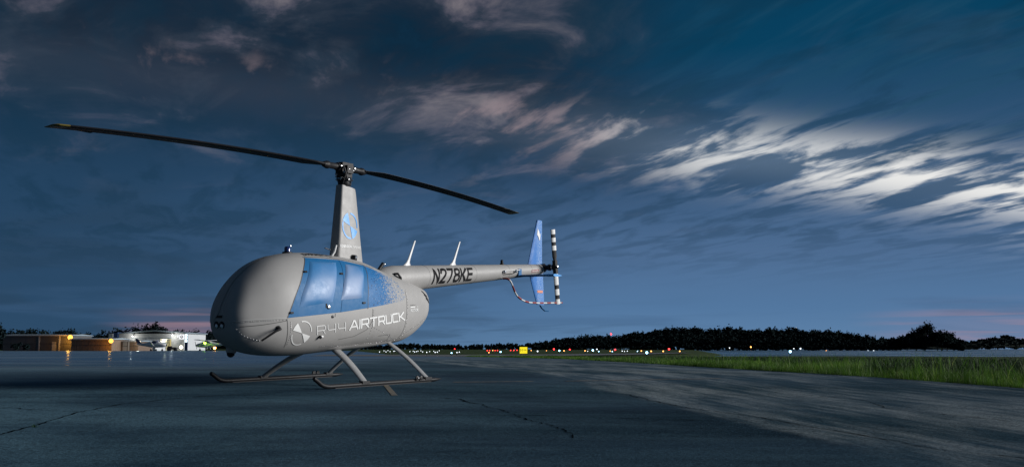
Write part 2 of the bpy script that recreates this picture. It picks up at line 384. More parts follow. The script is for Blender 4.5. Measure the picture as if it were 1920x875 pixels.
strip('pavement_crack', [(4.9, 10.2), (4.2, 11.6), (4.35, 12.9), (3.6, 14.2)], .013, 'crack', jit=.04)
strip('paving_joint', [(-9, 12.1), (-6.5, 12.3), (-4.2, 12.6), (-2.3, 13.2)], .016, 'crack', jit=.01)

# ------------------------------------------------------------------ helicopter (x forward, y to its left, z up)
heli = empty('helicopter')
heli.matrix_world = Matrix(((-.55884, .82924, .00798, HX), (-.82907, -.55846, -.02768, HY), (-.01850, -.02209, .99958, 0), (0, 0, 0, 1)))
tag(heli, 'grey unmanned helicopter with blue doors, standing on skids on the apron', 'helicopter')

TAB = np.array([[2.335, .94, .94, 0, .94], [2.279, 1.178, .694, .262, .937], [2.072, 1.483, .535, .415, .959], [1.688, 1.751, .441, .562, 1.024],
                [1.163, 1.89, .422, .626, 1.054], [.548, 1.906, .457, .636, 1.074], [-.135, 1.859, .501, .609, 1.081], [-.684, 1.731, .535, .523, 1.088],
                [-1.234, 1.616, .596, .43, 1.117], [-1.662, 1.51, .783, .313, 1.16], [-1.895, 1.43, .972, .190, 1.19], [-1.99, 1.21, 1.21, 0, 1.21]])
NU, NL = 2.4, 2.5
def catmull(tab, m):
    e = np.vstack([tab[1], tab, tab[-2]]); e[0, 3] *= -1; e[-1, 3] *= -1
    e[0, 1], e[0, 2] = tab[1, 2], tab[1, 1]; e[-1, 1], e[-1, 2] = tab[-2, 2], tab[-2, 1]
    o = []
    for i in range(len(tab) - 1):
        p0, p1, p2, p3 = e[i:i + 4]
        for k in range(m):
            u = k / m; o.append(.5 * (2 * p1 + (p2 - p0) * u + (2 * p0 - 5 * p1 + 4 * p2 - p3) * u * u + (3 * p1 - p0 - 3 * p2 + p3) * u ** 3))
    return np.array(o + [tab[-1]])
DEN = catmull(TAB, 24)[::-1]
def row(x): return [float(np.interp(x, DEN[:, 0], DEN[:, k])) for k in (1, 2, 3, 4)]
def grad(p):
    def F(q):
        zt, zb, ww, zm = row(q[0]); ww = max(ww, 1e-3); e = NU if q[2] > zm else NL; h = max(zt - zm if q[2] > zm else zm - zb, 1e-3)
        return (abs(q[1]) / ww) ** e + (abs(q[2] - zm) / h) ** e
    g = []
    for k in range(3):
        a, b = list(p), list(p); a[k] -= .004; b[k] += .004; g.append((F(b) - F(a)))
    return Vector(g).normalized()
def side(x, z, off=.003, sgn=1):
    """point on the left (sgn=1) flank of the cabin"""
    zt, zb, ww, zm = row(x); e = NU if z > zm else NL; h = zt - zm if z > zm else zm - zb
    q = min(.9995, abs(z - zm) / h); p = Vector((x, sgn * ww * (1 - q ** e) ** (1 / e), z)); return p + grad(p) * off
def roof(x, y, off=.003):
    zt, zb, ww, zm = row(x); q = min(.9995, abs(y) / ww); p = Vector((x, y, zm + (zt - zm) * (1 - q ** NU) ** (1 / NU))); return p + grad(p) * off
def nose(y, z, off=.003):
    """point on the front of the cabin by bisection along x"""
    a, b = .8, 2.334
    for _ in range(30):
        m_ = (a + b) / 2; zt, zb, ww, zm = row(m_); e = NU if z > zm else NL; h = max(1e-4, zt - zm if z > zm else zm - zb)
        if (abs(y) / max(ww, 1e-4)) ** e + (abs(z - zm) / h) ** e < 1: a = m_
        else: b = m_
    p = Vector((a, y, z)); return p + grad(p) * off

# shell
secs = []
TH = np.linspace(0, 2 * math.pi, 72, endpoint=False)
for x, zt, zb, ww, zm in catmull(TAB, 9):
    q = []
    for th in TH:
        c, s = math.cos(th), math.sin(th); e = NU if s >= 0 else NL
        cy = math.copysign(abs(c) ** (2 / e), c); cz = math.copysign(abs(s) ** (2 / e), s)
        q.append((x, max(ww, .0005) * cy, zm + (zt - zm if s >= 0 else zm - zb) * cz))
    secs.append(q)
shell = MB().loft(secs).build('cabin_shell', 'paint', heli, smooth=50)

def ribbon(pts3, width, nrm=None, mb=None, closed=False):
    """flat band along 3-D points lying on a surface; nrm(p) gives the surface normal"""
    mb = mb or MB(); n_ = len(pts3); L = []
    for i, p in enumerate(pts3):
        tg = (pts3[min(i + 1, n_ - 1)] - pts3[max(i - 1, 0)]).normalized(); sd_ = tg.cross(nrm(p)).normalized() * width / 2
        L.append([p - sd_, p + sd_])
    mb.grid(L); return mb
def poly(pts, f, step=.03, off=.003):
    """densify 2-D polyline and map it with f"""
    o = []
    for a, b in zip(pts[:-1], pts[1:]):
        k = max(1, int(math.dist(a, b) / step)); o += [f(a[0] + (b[0] - a[0]) * i / k, a[1] + (b[1] - a[1]) * i / k, off) for i in range(k)]
    return o + [f(*pts[-1], off)]
def smoothpoly(pts, k=6):
    pts = [np.array(p, float) for p in pts]; e = [2 * pts[0] - pts[1]] + pts + [2 * pts[-1] - pts[-2]]; o = []
    for i in range(len(pts) - 1):
        p0, p1, p2, p3 = e[i:i + 4]
        for j in range(k):
            u = j / k; o.append(tuple(.5 * (2 * p1 + (p2 - p0) * u + (2 * p0 - 5 * p1 + 4 * p2 - p3) * u * u + (3 * p1 - p0 - 3 * p2 + p3) * u ** 3)))
    return o + [tuple(pts[-1])]
def sheet(left, right, f, nu=16, nv=16, off=.004, bulge=0., thick=.006):
    """raised panel between two edge curves (bottom to top), with a rim that reaches back to the skin"""
    lt = np.array(left, float); rt = np.array(right, float)
    def at(c, v):
        s = np.concatenate([[0], np.cumsum(np.hypot(*np.diff(c, axis=0).T))]); s /= s[-1]; return np.array([np.interp(v, s, c[:, 0]), np.interp(v, s, c[:, 1])])
    P = []
    for i in range(nv + 1):
        v = i / nv; a, b = at(lt, v), at(rt, v); r_ = []
        for j in range(nu + 1):
            u = j / nu; q = a + (b - a) * u; bb = bulge * (max(0, (1 - (2 * u - 1) ** 4)) * max(0, (1 - (2 * v - 1) ** 4))) ** .5
            r_.append(f(q[0], q[1], off + bb))
        P.append(r_)
    mb = MB().grid(P)
    rim = [(i, 0) for i in range(nv + 1)] + [(nv, j) for j in range(1, nu + 1)] + [(i, nu) for i in range(nv - 1, -1, -1)] + [(0, j) for j in range(nu - 1, 0, -1)]
    top = [P[i][j] for i, j in rim]; low = [p - grad(p) * (off + thick) for p in top]
    mb.loft([low + [low[0]], top + [top[0]]], cap=False, closed=False)
    return mb
def rounded(left, right, k=.06):
    return left, right

# windshield halves replaced by smooth opaque panels
NOSE_SEAM = smoothpoly([(1.40, 1.847), (1.55, 1.81)], 2)
wl = []   # aft edge of the panel on the left flank
AFT = smoothpoly([(1.664, .954), (1.541, 1.242), (1.42, 1.448), (1.322, 1.602), (1.242, 1.703), (1.150, 1.80)], 5)
for sgn in (1, -1):
    P = []
    for i in range(25):
        v = i / 24; r_ = []
        # outline: bottom runs from the nose to the door foot, top from the centre seam to the roof
        xa = np.interp(v, np.linspace(0, 1, len(AFT)), [q[0] for q in AFT]); za = np.interp(v, np.linspace(0, 1, len(AFT)), [q[1] for q in AFT])
        pa = side(xa, za, 0, sgn) if v < 1 else side(xa, za, 0, sgn)
        zn = .90 + v * .93; ynn = np.interp(zn, [.86, 1.0, 1.06, 2.], [.20, .055, .028, .028])
        pn = nose(sgn * ynn, min(zn, 1.83), 0)
        for j in range(29):
            u = j / 28; y = pn.y + (pa.y - pn.y) * u ** .9; z = pn.z + (pa.z - pn.z) * u
            ymax = abs(pa.y)
            q = nose(y, z, .005) if u < 1 else pa + grad(pa) * .005
            r_.append(q)
        P.append(r_)
    wp = MB().grid(P).build('windshield_panel', 'paint', heli, smooth=60)
    rim = [P[i][0] for i in range(24, -1, -1)] + P[0][1:]
    ribbon([p + grad(p) * .002 for p in rim], .012, grad).build('panel_seam', 'palecaulk', wp)
    ribbon([p + grad(p) * .002 for p in [P[i][28] for i in range(25)]], .012, grad).build('panel_seam', 'seam', wp)
    for k in range(1, 40):
        pass
    mb = MB()
    for k in range(26):
        u = .1 + .88 * k / 25; p = P[0][int(u * 28)].lerp(P[0][min(28, int(u * 28) + 1)], u * 28 % 1); g = grad(p); p = p + Vector((0, 0, -.022)); p = nose(p.y, p.z, .003)
        mb.sphere(p, .0055, 6, 4)
    tag(mb.build('rivet_row', 'steel', wp, smooth=60), kind='stuff')

# lower nose seams, rivets
MBs = MB()
low_seam = poly([(2.25, .835), (2.0, .862), (1.75, .905), (1.66, .925)], side, .04, .003)
ribbon(low_seam, .008, grad).build('panel_seam', 'seam', shell)
for a in ([(1.664, .945), (1.61, .70), (1.57, .56)], [(-.02, 1.105), (-.02, .92), (.06, .80), (.30, .70), (.62, .655)], [(-.98, 1.40), (-.98, 1.0), (-.95, .66)], [(.80, 1.03), (.80, .98)], [(-.30, .70), (-.62, .72), (-.64, .60)]):
    ribbon(poly(a, side, .03, .003), .006, grad).build('panel_seam', 'seam', shell)
mb = MB()
for pts, n_ in (([(2.27, .80), (2.2, .72), (2.10, .68), (1.98, .65)], 9), ([(.9, .56), (.3, .56), (-.5, .60), (-1.0, .66)], 46), ([(-1.0, .70), (-1.01, 1.42)], 16), ([(1.60, .90), (1.55, .60)], 12), ([(-.04, 1.08), (-.04, .66)], 12), ([(.2, .90), (-.9, .62)], 18), ([(-1.03, .74), (-1.7, .98)], 14)):
    L = poly(pts, side, .01, .002)
    for k in range(n_): mb.sphere(L[int(k * (len(L) - 1) / max(1, n_ - 1))], .0058 if n_ > 9 else .009, 6, 4)
tag(mb.build('rivet_row', 'steel', shell, smooth=60), kind='stuff')

# doors: blue upper skins, each with its window
BOT = [(1.664, .954), (.79, 1.036), (.117, 1.115), (-.509, 1.199), (-.862, 1.238)]
def botz(x): return float(np.interp(-x, [-q[0] for q in BOT], [q[1] for q in BOT]))
d1l = [(1.655, .960)] + [q for q in AFT[2:-1]] + [(1.142, 1.812)]
d1r = smoothpoly([(.70, botz(.70)), (.665, 1.25), (.58, 1.55), (.47, 1.815)], 5)
d2l = [(x - .008, z) for x, z in d1r]
d2r = smoothpoly([(.10, botz(.10)), (.10, 1.25), (.05, 1.5), (-.055, 1.755)], 5)
door1 = sheet(d1l, d1r, side, 20, 20, .005).build('door', 'blue', heli, smooth=40); tag(door1, 'front door with blue upper skin')
door2 = sheet(d2l, d2r, side, 16, 20, .005).build('door', 'blue', heli, smooth=40); tag(door2, 'rear door with blue upper skin')
w1l = smoothpoly([(1.470, 1.110), (1.420, 1.28), (1.335, 1.424), (1.25, 1.564), (1.155, 1.70), (1.10, 1.755)], 4)
w1r = smoothpoly([(.865, 1.190), (.815, 1.33), (.72, 1.55), (.625, 1.72), (.585, 1.765)], 4)
w2l = smoothpoly([(.690, 1.222), (.63, 1.38), (.544, 1.552), (.42, 1.72), (.385, 1.752)], 4)
w2r = smoothpoly([(.215, 1.262), (.19, 1.36), (.145, 1.50), (.05, 1.68), (.012, 1.728)], 4)
for dr, a, b in ((door1, w1l, w1r), (door2, w2l, w2r)):
    wn = sheet(a, b, side, 18, 18, .007, .026).build('window', 'window', dr, smooth=60)
hn = MB(); p = side(.941, 1.116, .006); g = grad(p); hn.lathe(p, g, [(0, .028), (.012, .028), (.016, .02), (.016, 0)]).build('door_handle', 'steel', door1, smooth=40)
p = side(.985, 1.135, .006); MB().obox(p, (g, (0, 0, 1), g.cross(Vector((0, 0, 1)))), (.008, .03, .008)).build('latch', 'black', door1)
for dr, x, z in ((door1, 1.286, 1.599), (door1, 1.60, 1.03), (door2, .60, 1.60), (door2, .20, 1.19)):
    p = side(x, z, .006); g = grad(p); MB().obox(p + g * .006, (g, (1, 0, 0), g.cross(Vector((1, 0, 0)))), (.010, .028, .013)).build('hinge', 'black', dr)
p = side(.851, .984, .002); MB().lathe(p, grad(p), [(0, .022), (.008, .022), (.012, .014), (.012, 0)], 12).build('lock', 'dsteel', shell, smooth=40)
p = side(1.035, .70, .002); g = grad(p); MB().lathe(p, g, [(0, .022), (.03, .022), (.03, 0)], 12).build('static_port', 'black', shell, smooth=40)
p = side(.985, .70, .002); MB().sphere(p, .020, 10, 6, (1.5, .6, .8)).build('drain', 'white', shell, smooth=60)
# speckled fade behind the doors
sr = smoothpoly([(-.93, botz(-.86) + .01), (-.95, 1.35), (-.88, 1.48), (-.74, 1.60)], 5)
sl = smoothpoly([(.092, botz(.092)), (.092, 1.25), (.042, 1.5), (-.062, 1.752)], 5)
sheet(sl, sr, side, 30, 22, .003, 0, .004).build('speckled_panel', 'speck', heli, smooth=40)
ribbon(poly([(.098, 1.105), (.098, 1.25), (.045, 1.5), (-.06, 1.755)], side, .03, .0065), .010, grad).build('panel_seam', 'seam', shell)
ribbon(poly([(1.15, 1.822), (.8, 1.838), (.45, 1.830), (.17, 1.812), (-.06, 1.768), (-.30, 1.72)], side, .03, .006), .008, grad).build('panel_seam', 'seam', shell)

# ---- lettering
GLY = {'A': [[(0, 0), (.42, 1), (.55, 1), (.97, 0)], [(.20, .30), (.78, .30)]], 'I': [[(0, 0), (0, 1)]],
       'R': [[(0, 0), (0, 1), (.82, 1), (.88, .92), (.88, .52), (.82, .42), (0, .42)], [(.52, .42), (.90, 0)]], 'T': [[(0, 1), (.94, 1)], [(.47, 1), (.47, 0)]],
       'U': [[(0, 1), (0, .08), (.07, 0), (.81, 0), (.88, .08), (.88, 1)]], 'C': [[(.86, 1), (.08, 1), (0, .92), (0, .08), (.08, 0), (.86, 0)]],
       'K': [[(0, 0), (0, 1)], [(.82, 1), (.22, .52), (.86, 0)], [(0, .52), (.22, .52)]],
       'r': [[(0, 1), (.84, 1), (.94, .9), (.94, .55), (.84, .45), (0, .45)], [(0, 1), (0, 0)], [(.70, .45), (.94, 0)]],
       '4': [[(0, 1), (0, .50), (.12, .36), (.95, .36)], [(.95, 1), (.95, 0)]],
       'N': [[(0, 0), (0, 1), (.8, 0), (.8, 1)]], '2': [[(0, .75), (.06, .94), (.25, 1), (.55, 1), (.74, .92), (.78, .72), (.70, .55), (0, 0), (.80, 0)]], '7': [[(0, 1), (.8, 1), (.30, 0)]],
       '8': [[(.2, .53), (.04, .68), (.04, .86), (.2, 1), (.6, 1), (.76, .86), (.76, .68), (.6, .53), (.2, .53), (0, .38), (0, .16), (.18, 0), (.62, 0), (.8, .16), (.8, .38), (.6, .53)]],
       'E': [[(.76, 1), (0, 1), (0, 0), (.78, 0)], [(0, .52), (.66, .52)]]}
ADV = {'I': .38}
def write(text, f, thick, gap=.26, asp=1.):
    """stroke lettering; f(u, v) maps the unit text box (0..1, 0..1) to the surface, returns point and normal"""
    tot = 0; place = []
    for ch in text:
        wd = max(q[0] for s in GLY[ch] for q in s); place.append((ch, tot)); tot += (wd + gap) * asp
    tot -= gap * asp; mb = MB()
    for ch, x0 in place:
        for st in GLY[ch]:
            L = []
            for a, b in zip(st[:-1], st[1:]):
                k = max(2, int(math.dist(a, b) / .12)); L += [(a[0] + (b[0] - a[0]) * i / k, a[1] + (b[1] - a[1]) * i / k) for i in range(k)]
            L.append(st[-1]); h = thick / 2; n_ = len(L); cells = []
            for i, (a, b) in enumerate(L):
                pa, pb = L[max(i - 1, 0)], L[min(i + 1, n_ - 1)]; tx, ty = (pb[0] - pa[0]), pb[1] - pa[1]; q = math.hypot(tx, ty) or 1; tx /= q; ty /= q
                s1 = L[i][0] - pa[0], L[i][1] - pa[1]; s2 = pb[0] - L[i][0], pb[1] - L[i][1]; m1, m2 = math.hypot(*s1) or 1, math.hypot(*s2) or 1
                ct = (s1[0] * s2[0] + s1[1] * s2[1]) / m1 / m2 if 0 < i < n_ - 1 else 1
                mi = min(1.6, 1 / max(.35, math.sqrt(max(.01, (1 + ct) / 2))))
                ex = (-h if i == 0 else h if i == n_ - 1 else 0) * .9
                cells.append([f((x0 + (a + tx * ex - ty * o * h * mi) * asp) / tot, b + ty * ex + tx * o * h * mi) for o in (-1, 0, 1)])
            mb.grid(cells)
    return mb
def quadmap(bl, br, tl, tr, surf, off=.008):
    def f(u, v):
        x = (bl[0] * (1 - u) + br[0] * u) * (1 - v) + (tl[0] * (1 - u) + tr[0] * u) * v; z = (bl[1] * (1 - u) + br[1] * u) * (1 - v) + (tl[1] * (1 - u) + tr[1] * u) * v
        return surf(x, z, off)
    return f
write('AIRTRUCK', quadmap((.455, .795), (-.925, .943), (.475, .917), (-.880, 1.062), side, .005), .17, .24, 1.25).build('lettering', 'white', shell)
write('r44', quadmap((1.095, .728), (.548, .784), (1.135, .845), (.585, .902), side, .005), .075, .34, 1.3).build('lettering', 'white', shell)
def sector(c, r0, r1, a0, a1, surf, off, n_=14, m_=5, ax=1.):
    return MB().grid([[surf(c[0] + ax * (r0 + (r1 - r0) * j / m_) * math.cos(R(a0 + (a1 - a0) * i / n_)), c[1] + (r0 + (r1 - r0) * j / m_) * math.sin(R(a0 + (a1 - a0) * i / n_)), off) for j in range(m_ + 1)] for i in range(n_ + 1)])
em = (1.385, .752)
for r0, r1, a0, a1 in ((0.004, .168, 13, 54), (.004, .168, 194, 232), (.155, .168, 76, 172), (.155, .168, 246, 353)):
    sector(em, r0, r1, a0, a1, side, .005, 22).build('emblem', 'white', shell)
def printed(text, f, m, name, parent, bold=0.):
    """flat print set in the plain built-in typeface; f(u, v): u 0..1 along, v 0..1 cap height"""
    cu = bpy.data.curves.new('lettering', 'FONT'); cu.body = text; cu.offset = bold; cu.resolution_u = 2; to = bpy.data.objects.new('lettering', cu)
    me = bpy.data.meshes.new_from_object(to); co = np.array([v.co[:] for v in me.vertices]); x0, x1 = co[:, 0].min(), co[:, 0].max(); y0, y1 = co[:, 1].min(), co[:, 1].max()
    for v in me.vertices: v.co = f((v.co.x - x0) / (x1 - x0), (v.co.y - y0) / (y1 - y0))
    bpy.data.objects.remove(to); me.materials.clear(); me.materials.append(M[m]); o = bpy.data.objects.new(name, me); col.objects.link(o); o.parent = parent; return o
printed('ROTOR', quadmap((-1.09, 1.068), (-1.355, 1.083), (-1.088, 1.118), (-1.353, 1.132), side, .006), 'white', 'lettering', shell, .02)
MB().grid([[side(-1.085 - .15 * i / 8, 1.138 + .008 * i / 8 + .014 * j, .006) for j in range(2)] for i in range(9)]).build('lettering_bar', 'white', shell)
MB().grid([[side(-1.31 - .02 * i / 3, 1.152 + .014 * j, .006) for j in range(2)] for i in range(4)]).build('lettering_bar', 'white', shell)
printed('POWERED BY', quadmap((-1.085, 1.166), (-1.25, 1.174), (-1.084, 1.182), (-1.249, 1.19), side, .006), 'blackdecal', 'lettering', shell)
printed('EXPERIMENTAL', lambda u, v: roof(1.085 - .57 * u, .285 - .010 * u - .085 * v, .006), 'blackdecal', 'lettering', shell, .02)

# cowl louvres at the tail end of the body
for k in range(3):
    za = 1.415 - .055 * k; xa = -1.60 - .045 * k
    L = [side(xa - .17 * i / 8, za - .085 * i / 8, .004) for i in range(9)]
    ribbon(L, .030, grad).build('cooling_louver', 'black', heli)
    ribbon([p + grad(p) * .006 + Vector((0, 0, .018)) for p in L], .008, grad).build('louver_lip', 'paint', heli)

# landing lights and brow slot in the nose, step, camera ball
for y in (-.077, .031):
    p = nose(y, .857, -.004); g = (grad(p) + Vector((.6, 0, 0))).normalized()
    l_ = MB().lathe(p, g, [(0, .050), (.010, .050), (.012, .044)], 20).build('landing_light', 'black', heli, smooth=40)
    MB().lathe(p + g * .006 + Vector((0, .004, -.016)), g, [(0, .033), (.008, .028), (.012, .012), (.013, 0)], 16).build('lens', 'glass', l_, smooth=60)
MB().grid([[nose(-.15 + .19 * i / 10, .950 + .035 * j - .0 * i, .004) for j in range(2)] for i in range(11)]).build('brow_slot', 'black', heli)
st = MB(); p0 = side(1.78, .822, 0); g = grad(p0)
st.tube([p0, p0 + g * .07, side(1.84, .80, .085), side(1.985, .685, .075)], [.018, .018, .016, .013], 10).build('grab_handle', 'black', heli, smooth=50)
MB().lathe(p0, g, [(0, .034), (.012, .034), (.016, .02)], 12).build('handle_base', 'black', heli, smooth=40)
ball = MB().lathe((2.005, -.14, .56), (.1, 0, -1), [(0, .070), (.07, .070), (.085, .062), (.085, .055)], 20).build('camera_ball', 'paint', heli, smooth=40); tag(ball, 'small grey camera turret under the nose')
MB().sphere((2.015, -.14, .468), .055, 16, 10).build('lens_globe', 'black', ball, smooth=60)

# roof fittings
p = roof(1.13, -.02, 0)
b_ = MB().lathe(p - Vector((0, 0, .01)), (0, 0, 1), [(0, .075), (.022, .072), (.028, .052), (.03, 0)], 20).build('beacon_base', 'black', heli, smooth=40)
MB().lathe(p + Vector((0, 0, .018)), (0, 0, 1), [(0, .045), (.06, .045), (.075, .03), (.08, 0)], 18).build('beacon_lens', 'navy', b_, smooth=50)
MB().lathe(p + Vector((-.01, .05, .09)), (0, 0, 1), [(0, .012), (.02, .008), (.024, 0)], 8).build('beacon_cap', 'steel', b_, smooth=50)
p = roof(-.12, .12, -.01)
f_ = MB().lathe(p, (-.1, .05, 1), [(0, .05), (.07, .05), (.085, .036), (.088, 0)], 16).build('roof_lamp', 'black', heli, smooth=40)
MB().lathe(p + Vector((-.0, .045, .05)), (-.2, 1, .1), [(0, .022), (.012, .018), (.014, 0)], 12).build('lamp_lens', 'glass', f_, smooth=50)
a_ = MB().tube([(-.66, .14, 1.69), (-.70, .14, 1.75), (-.78, .14, 1.83)], [.034, .026, .03], 12).build('stub_antenna', 'black', heli, smooth=50)
MB().lathe((-.66, .14, 1.67), (0, 0, 1), [(0, .06), (.03, .055), (.04, .03)], 14).build('antenna_foot', 'black', a_, smooth=40)
MB().sphere((-.785, .165, 1.825), .020, 8, 6).build('antenna_lens', 'glass', a_, smooth=60)

# belly
belly = [[(1.25 - 2.15 * i / 14, .42 * math.cos(math.pi * k / 9) * math.sin(math.pi * (.12 + .76 * i / 14)) ** .5, .52 + .006 * i - .09 * math.sin(math.pi * k / 9) * math.sin(math.pi * (.08 + .84 * i / 14)) ** .6) for k in range(10)] for i in range(15)]
MB().loft(belly, closed=True).build('belly_pan', 'paint', heli, smooth=40)

# ---- mast fairing
def fair_dim(z): f = (z - 1.80) / 1.2; return (-.100 + .050 * f, .325 - .150 * f, .112 - .040 * f)   # centre x, half length, half width
def fair(x, z, off=.003):
    xc, hl, hw = fair_dim(z); c = max(-.999, min(.999, (x - xc) / hl)); y = hw * (1 - abs(c) ** (16 if c > 0 else 3)) ** .5; return Vector((x, y + off, z))
secs = []
for i in range(13):
    z = 1.74 + 1.26 * i / 12; xc, hl, hw = fair_dim(z); up_, dn = [], []
    for k in range(41):
        c = math.cos(math.pi * k / 40); y = hw * max(0, 1 - abs(c) ** (16 if c > 0 else 3)) ** .5
        zz = z - (.045 * (1 - (c + 1) / 2) if i == 12 else 0)
        up_.append((xc + hl * c, y, zz)); dn.append((xc + hl * c, -y, zz))
    secs.append(up_ + dn[-2:0:-1])
mf = MB().loft(secs).build('mast_fairing', 'paint', heli, smooth=35)
ec = (-.050, 2.375)
for r0, r1, a0, a1 in ((.01, .205, 20, 74), (.01, .205, 200, 254), (.178, .205, 264, 376), (.178, .205, 92, 186)):
    sector(ec, r0, r1, 180 - a1 if False else a0, a1, fair, .004, 16, 5, .85).build('emblem', 'decalblue', mf)
printed('ROBINSON', lambda u, v: fair(.165 - .245 * u, 2.035 + .042 * v, .004), 'white', 'lettering', mf, .03)
printed('UNMANNED', lambda u, v: fair(-.095 - .235 * u, 2.035 + .042 * v, .004), 'white', 'lettering', mf)
MB().tube([(.33, .06, 1.86), (.285, .10, 1.96), (.255, .105, 2.06)], [.022, .018, .016], 8).build('fairing_strake', 'palegrey', heli, smooth=50)
MB().tube([(.29, .02, 1.99), (.44, .05, 2.005)], .009, 8).build('pitot_tube', 'steel', heli, smooth=50)

# ---- rotor head
H = 3.2725
AZ = .0537; fw = Vector((math.cos(AZ), math.sin(AZ), 0)); lt_ = Vector((-math.sin(AZ), math.cos(AZ), 0)); zz_ = Vector((0, 0, 1))
MB().lathe((0, 0, 2.93), (0, 0, 1), [(0, .035), (.36, .035), (.37, .028), (.40, .026)], 18).build('rotor_mast', 'dsteel', heli, smooth=40)
sw = MB().lathe((0, 0, 2.985), (0, 0, 1), [(0, .085), (.03, .098), (.05, .098), (.056, .085), (.075, .085), (.08, .11), (.115, .11), (.12, .075), (.15, .07)], 26).build('swashplate', 'black', heli, smooth=35)
for k in range(6):
    a = k * math.pi / 3 + .3; c = Vector((.104 * math.cos(a), .104 * math.sin(a), 3.085)); MB().lathe(c, (math.cos(a), math.sin(a), 0), [(0, .014), (.025, .014), (.03, .008)], 8).build('bolt', 'steel', sw, smooth=40)
hb = MB().obox((0, 0, H), (fw, lt_, zz_), (.125, .07, .075)).obox((0, 0, H - .03), (fw, lt_, zz_), (.07, .12, .06)).obox((0, 0, H - .12), (fw, lt_, zz_), (.085, .085, .03)).build('rotor_hub', 'black', heli)
for k in range(10):
    c = Vector((0, 0, H)) + fw * random.uniform(-.09, .09) + lt_ * random.choice((-.062, .062, .106)) * 1. + zz_ * random.uniform(-.05, .05)
    MB().lathe(c, lt_ * (1 if c.dot(lt_) > 0 else -1), [(-.02, .013), (.012, .013), (.016, .007)], 8).build('bolt', 'steel' if k % 3 else 'dsteel', hb, smooth=40)
for k in range(5):
    c = Vector((0, 0, H + .06)) + fw * (-.08 + .04 * k) + lt_ * (.03 if k % 2 else -.03); MB().lathe(c, (0, 0, 1), [(0, .016), (.02, .016), (.026, .009)], 8).build('bolt', 'dsteel', hb, smooth=40)
for k in range(16):
    a = random.uniform(0, 2 * math.pi); c = Vector((.10 * math.cos(a), .10 * math.sin(a), random.uniform(3.10, H + .04))); q_ = Vector((math.cos(a), math.sin(a), random.uniform(-.4, .4)))
    MB().lathe(c, q_, [(-.02, .02), (.02, .02), (.03, .014), (.045, .012)], 8).build('fitting', ('black', 'dsteel', 'steel')[k % 3 if k % 6 else 2], hb, smooth=40)
for k in range(3):
    a = k * 2.1 + .5; MB().tube([(.10 * math.cos(a), .10 * math.sin(a), 3.0), (.125 * math.cos(a + .3), .125 * math.sin(a + .3), 3.12), (.09 * math.cos(a + .5), .09 * math.sin(a + .5), H - .06)], .010, 8).build('scissor_link', 'black', hb, smooth=50)
for sg in (1, -1):
    dv = fw * sg
    gr = MB().lathe(Vector((0, 0, H)) + dv * .09, dv + zz_ * (-.012 + sg * .008), [(0, .05), (.03, .062), (.10, .062), (.11, .05), (.28, .048), (.30, .06), (.33, .06), (.40, .04)], 18).build('blade_grip', 'black', heli, smooth=35)
    for s2 in (1, -1): MB().lathe(Vector((0, 0, H)) + dv * .16 + lt_ * .055 * s2, lt_ * s2, [(0, .022), (.03, .02), (.034, .01)], 10).build('bolt', 'steel', gr, smooth=40)
    hx = lt_ * sg * .12
    MB().tube([Vector((0, 0, H - .01)) + dv * .18, Vector((0, 0, H - .015)) + dv * .15 + hx], .02, 8).build('pitch_horn', 'black', heli, smooth=50)
    MB().tube([Vector((0, 0, H - .015)) + dv * .14 + hx * .98, Vector((0, 0, 3.10)) + dv * .05 + hx * .85], .011, 8).build('pitch_link', 'dsteel', heli, smooth=50)
    # blade: aerofoil, leading edge to the front of travel
    lead = lt_ * sg; prof = [(.25, 0), (.235, .20), (.17, .42), (.06, .52), (-.08, .48), (-.30, .34), (-.55, .19), (-.75, .04), (-.75, -.04), (-.55, -.10), (-.30, -.20), (-.08, -.30), (.06, -.36), (.17, -.32), (.235, -.16)]
    def bsec(r):
        ch = .254 * (np.interp(r, [.42, .75, 5.03], [.42, 1, 1])); th = .037 * np.interp(r, [.42, .7, 5.03], [1.6, 1.1, .9]); tw = R(np.interp(r, [.4, 5.03], [5, 2])) * sg
        z = H + .0403 * sg * r / 5.03 - .2097 * (r / 5.03) ** 2
        o = []
        for a, b in prof: c_, n_ = a * ch, b * th; o.append(dv * r + lead * (c_ * math.cos(tw) - n_ * math.sin(tw)) + zz_ * (z + c_ * math.sin(tw) + n_ * math.cos(tw)))
        return o
    bl = MB().loft([bsec(r) for r in [.42, .5, .62, .75] + list(np.linspace(.9, 4.86, 24))]).build('main_rotor_blade', 'blade', heli, smooth=40)
    tip = [bsec(r) for r in (4.86, 4.95, 5.0)]
    e_ = bsec(5.03); cnt = sum(e_, Vector()) / len(e_); tip.append([cnt + (q - cnt) * .75 - lead * .02 for q in e_]); MB().loft(tip).build('blade_tip', 'bladetip', bl, smooth=40)
    tb = Vector((0, 0, H + .0403 * sg * .9 - .2097 * .81 - .004)) + dv * 4.5 - lead * .20; MB().obox(tb, (dv, lead, zz_), (.11, .022, .003)).build('trim_tab', 'blade', bl)

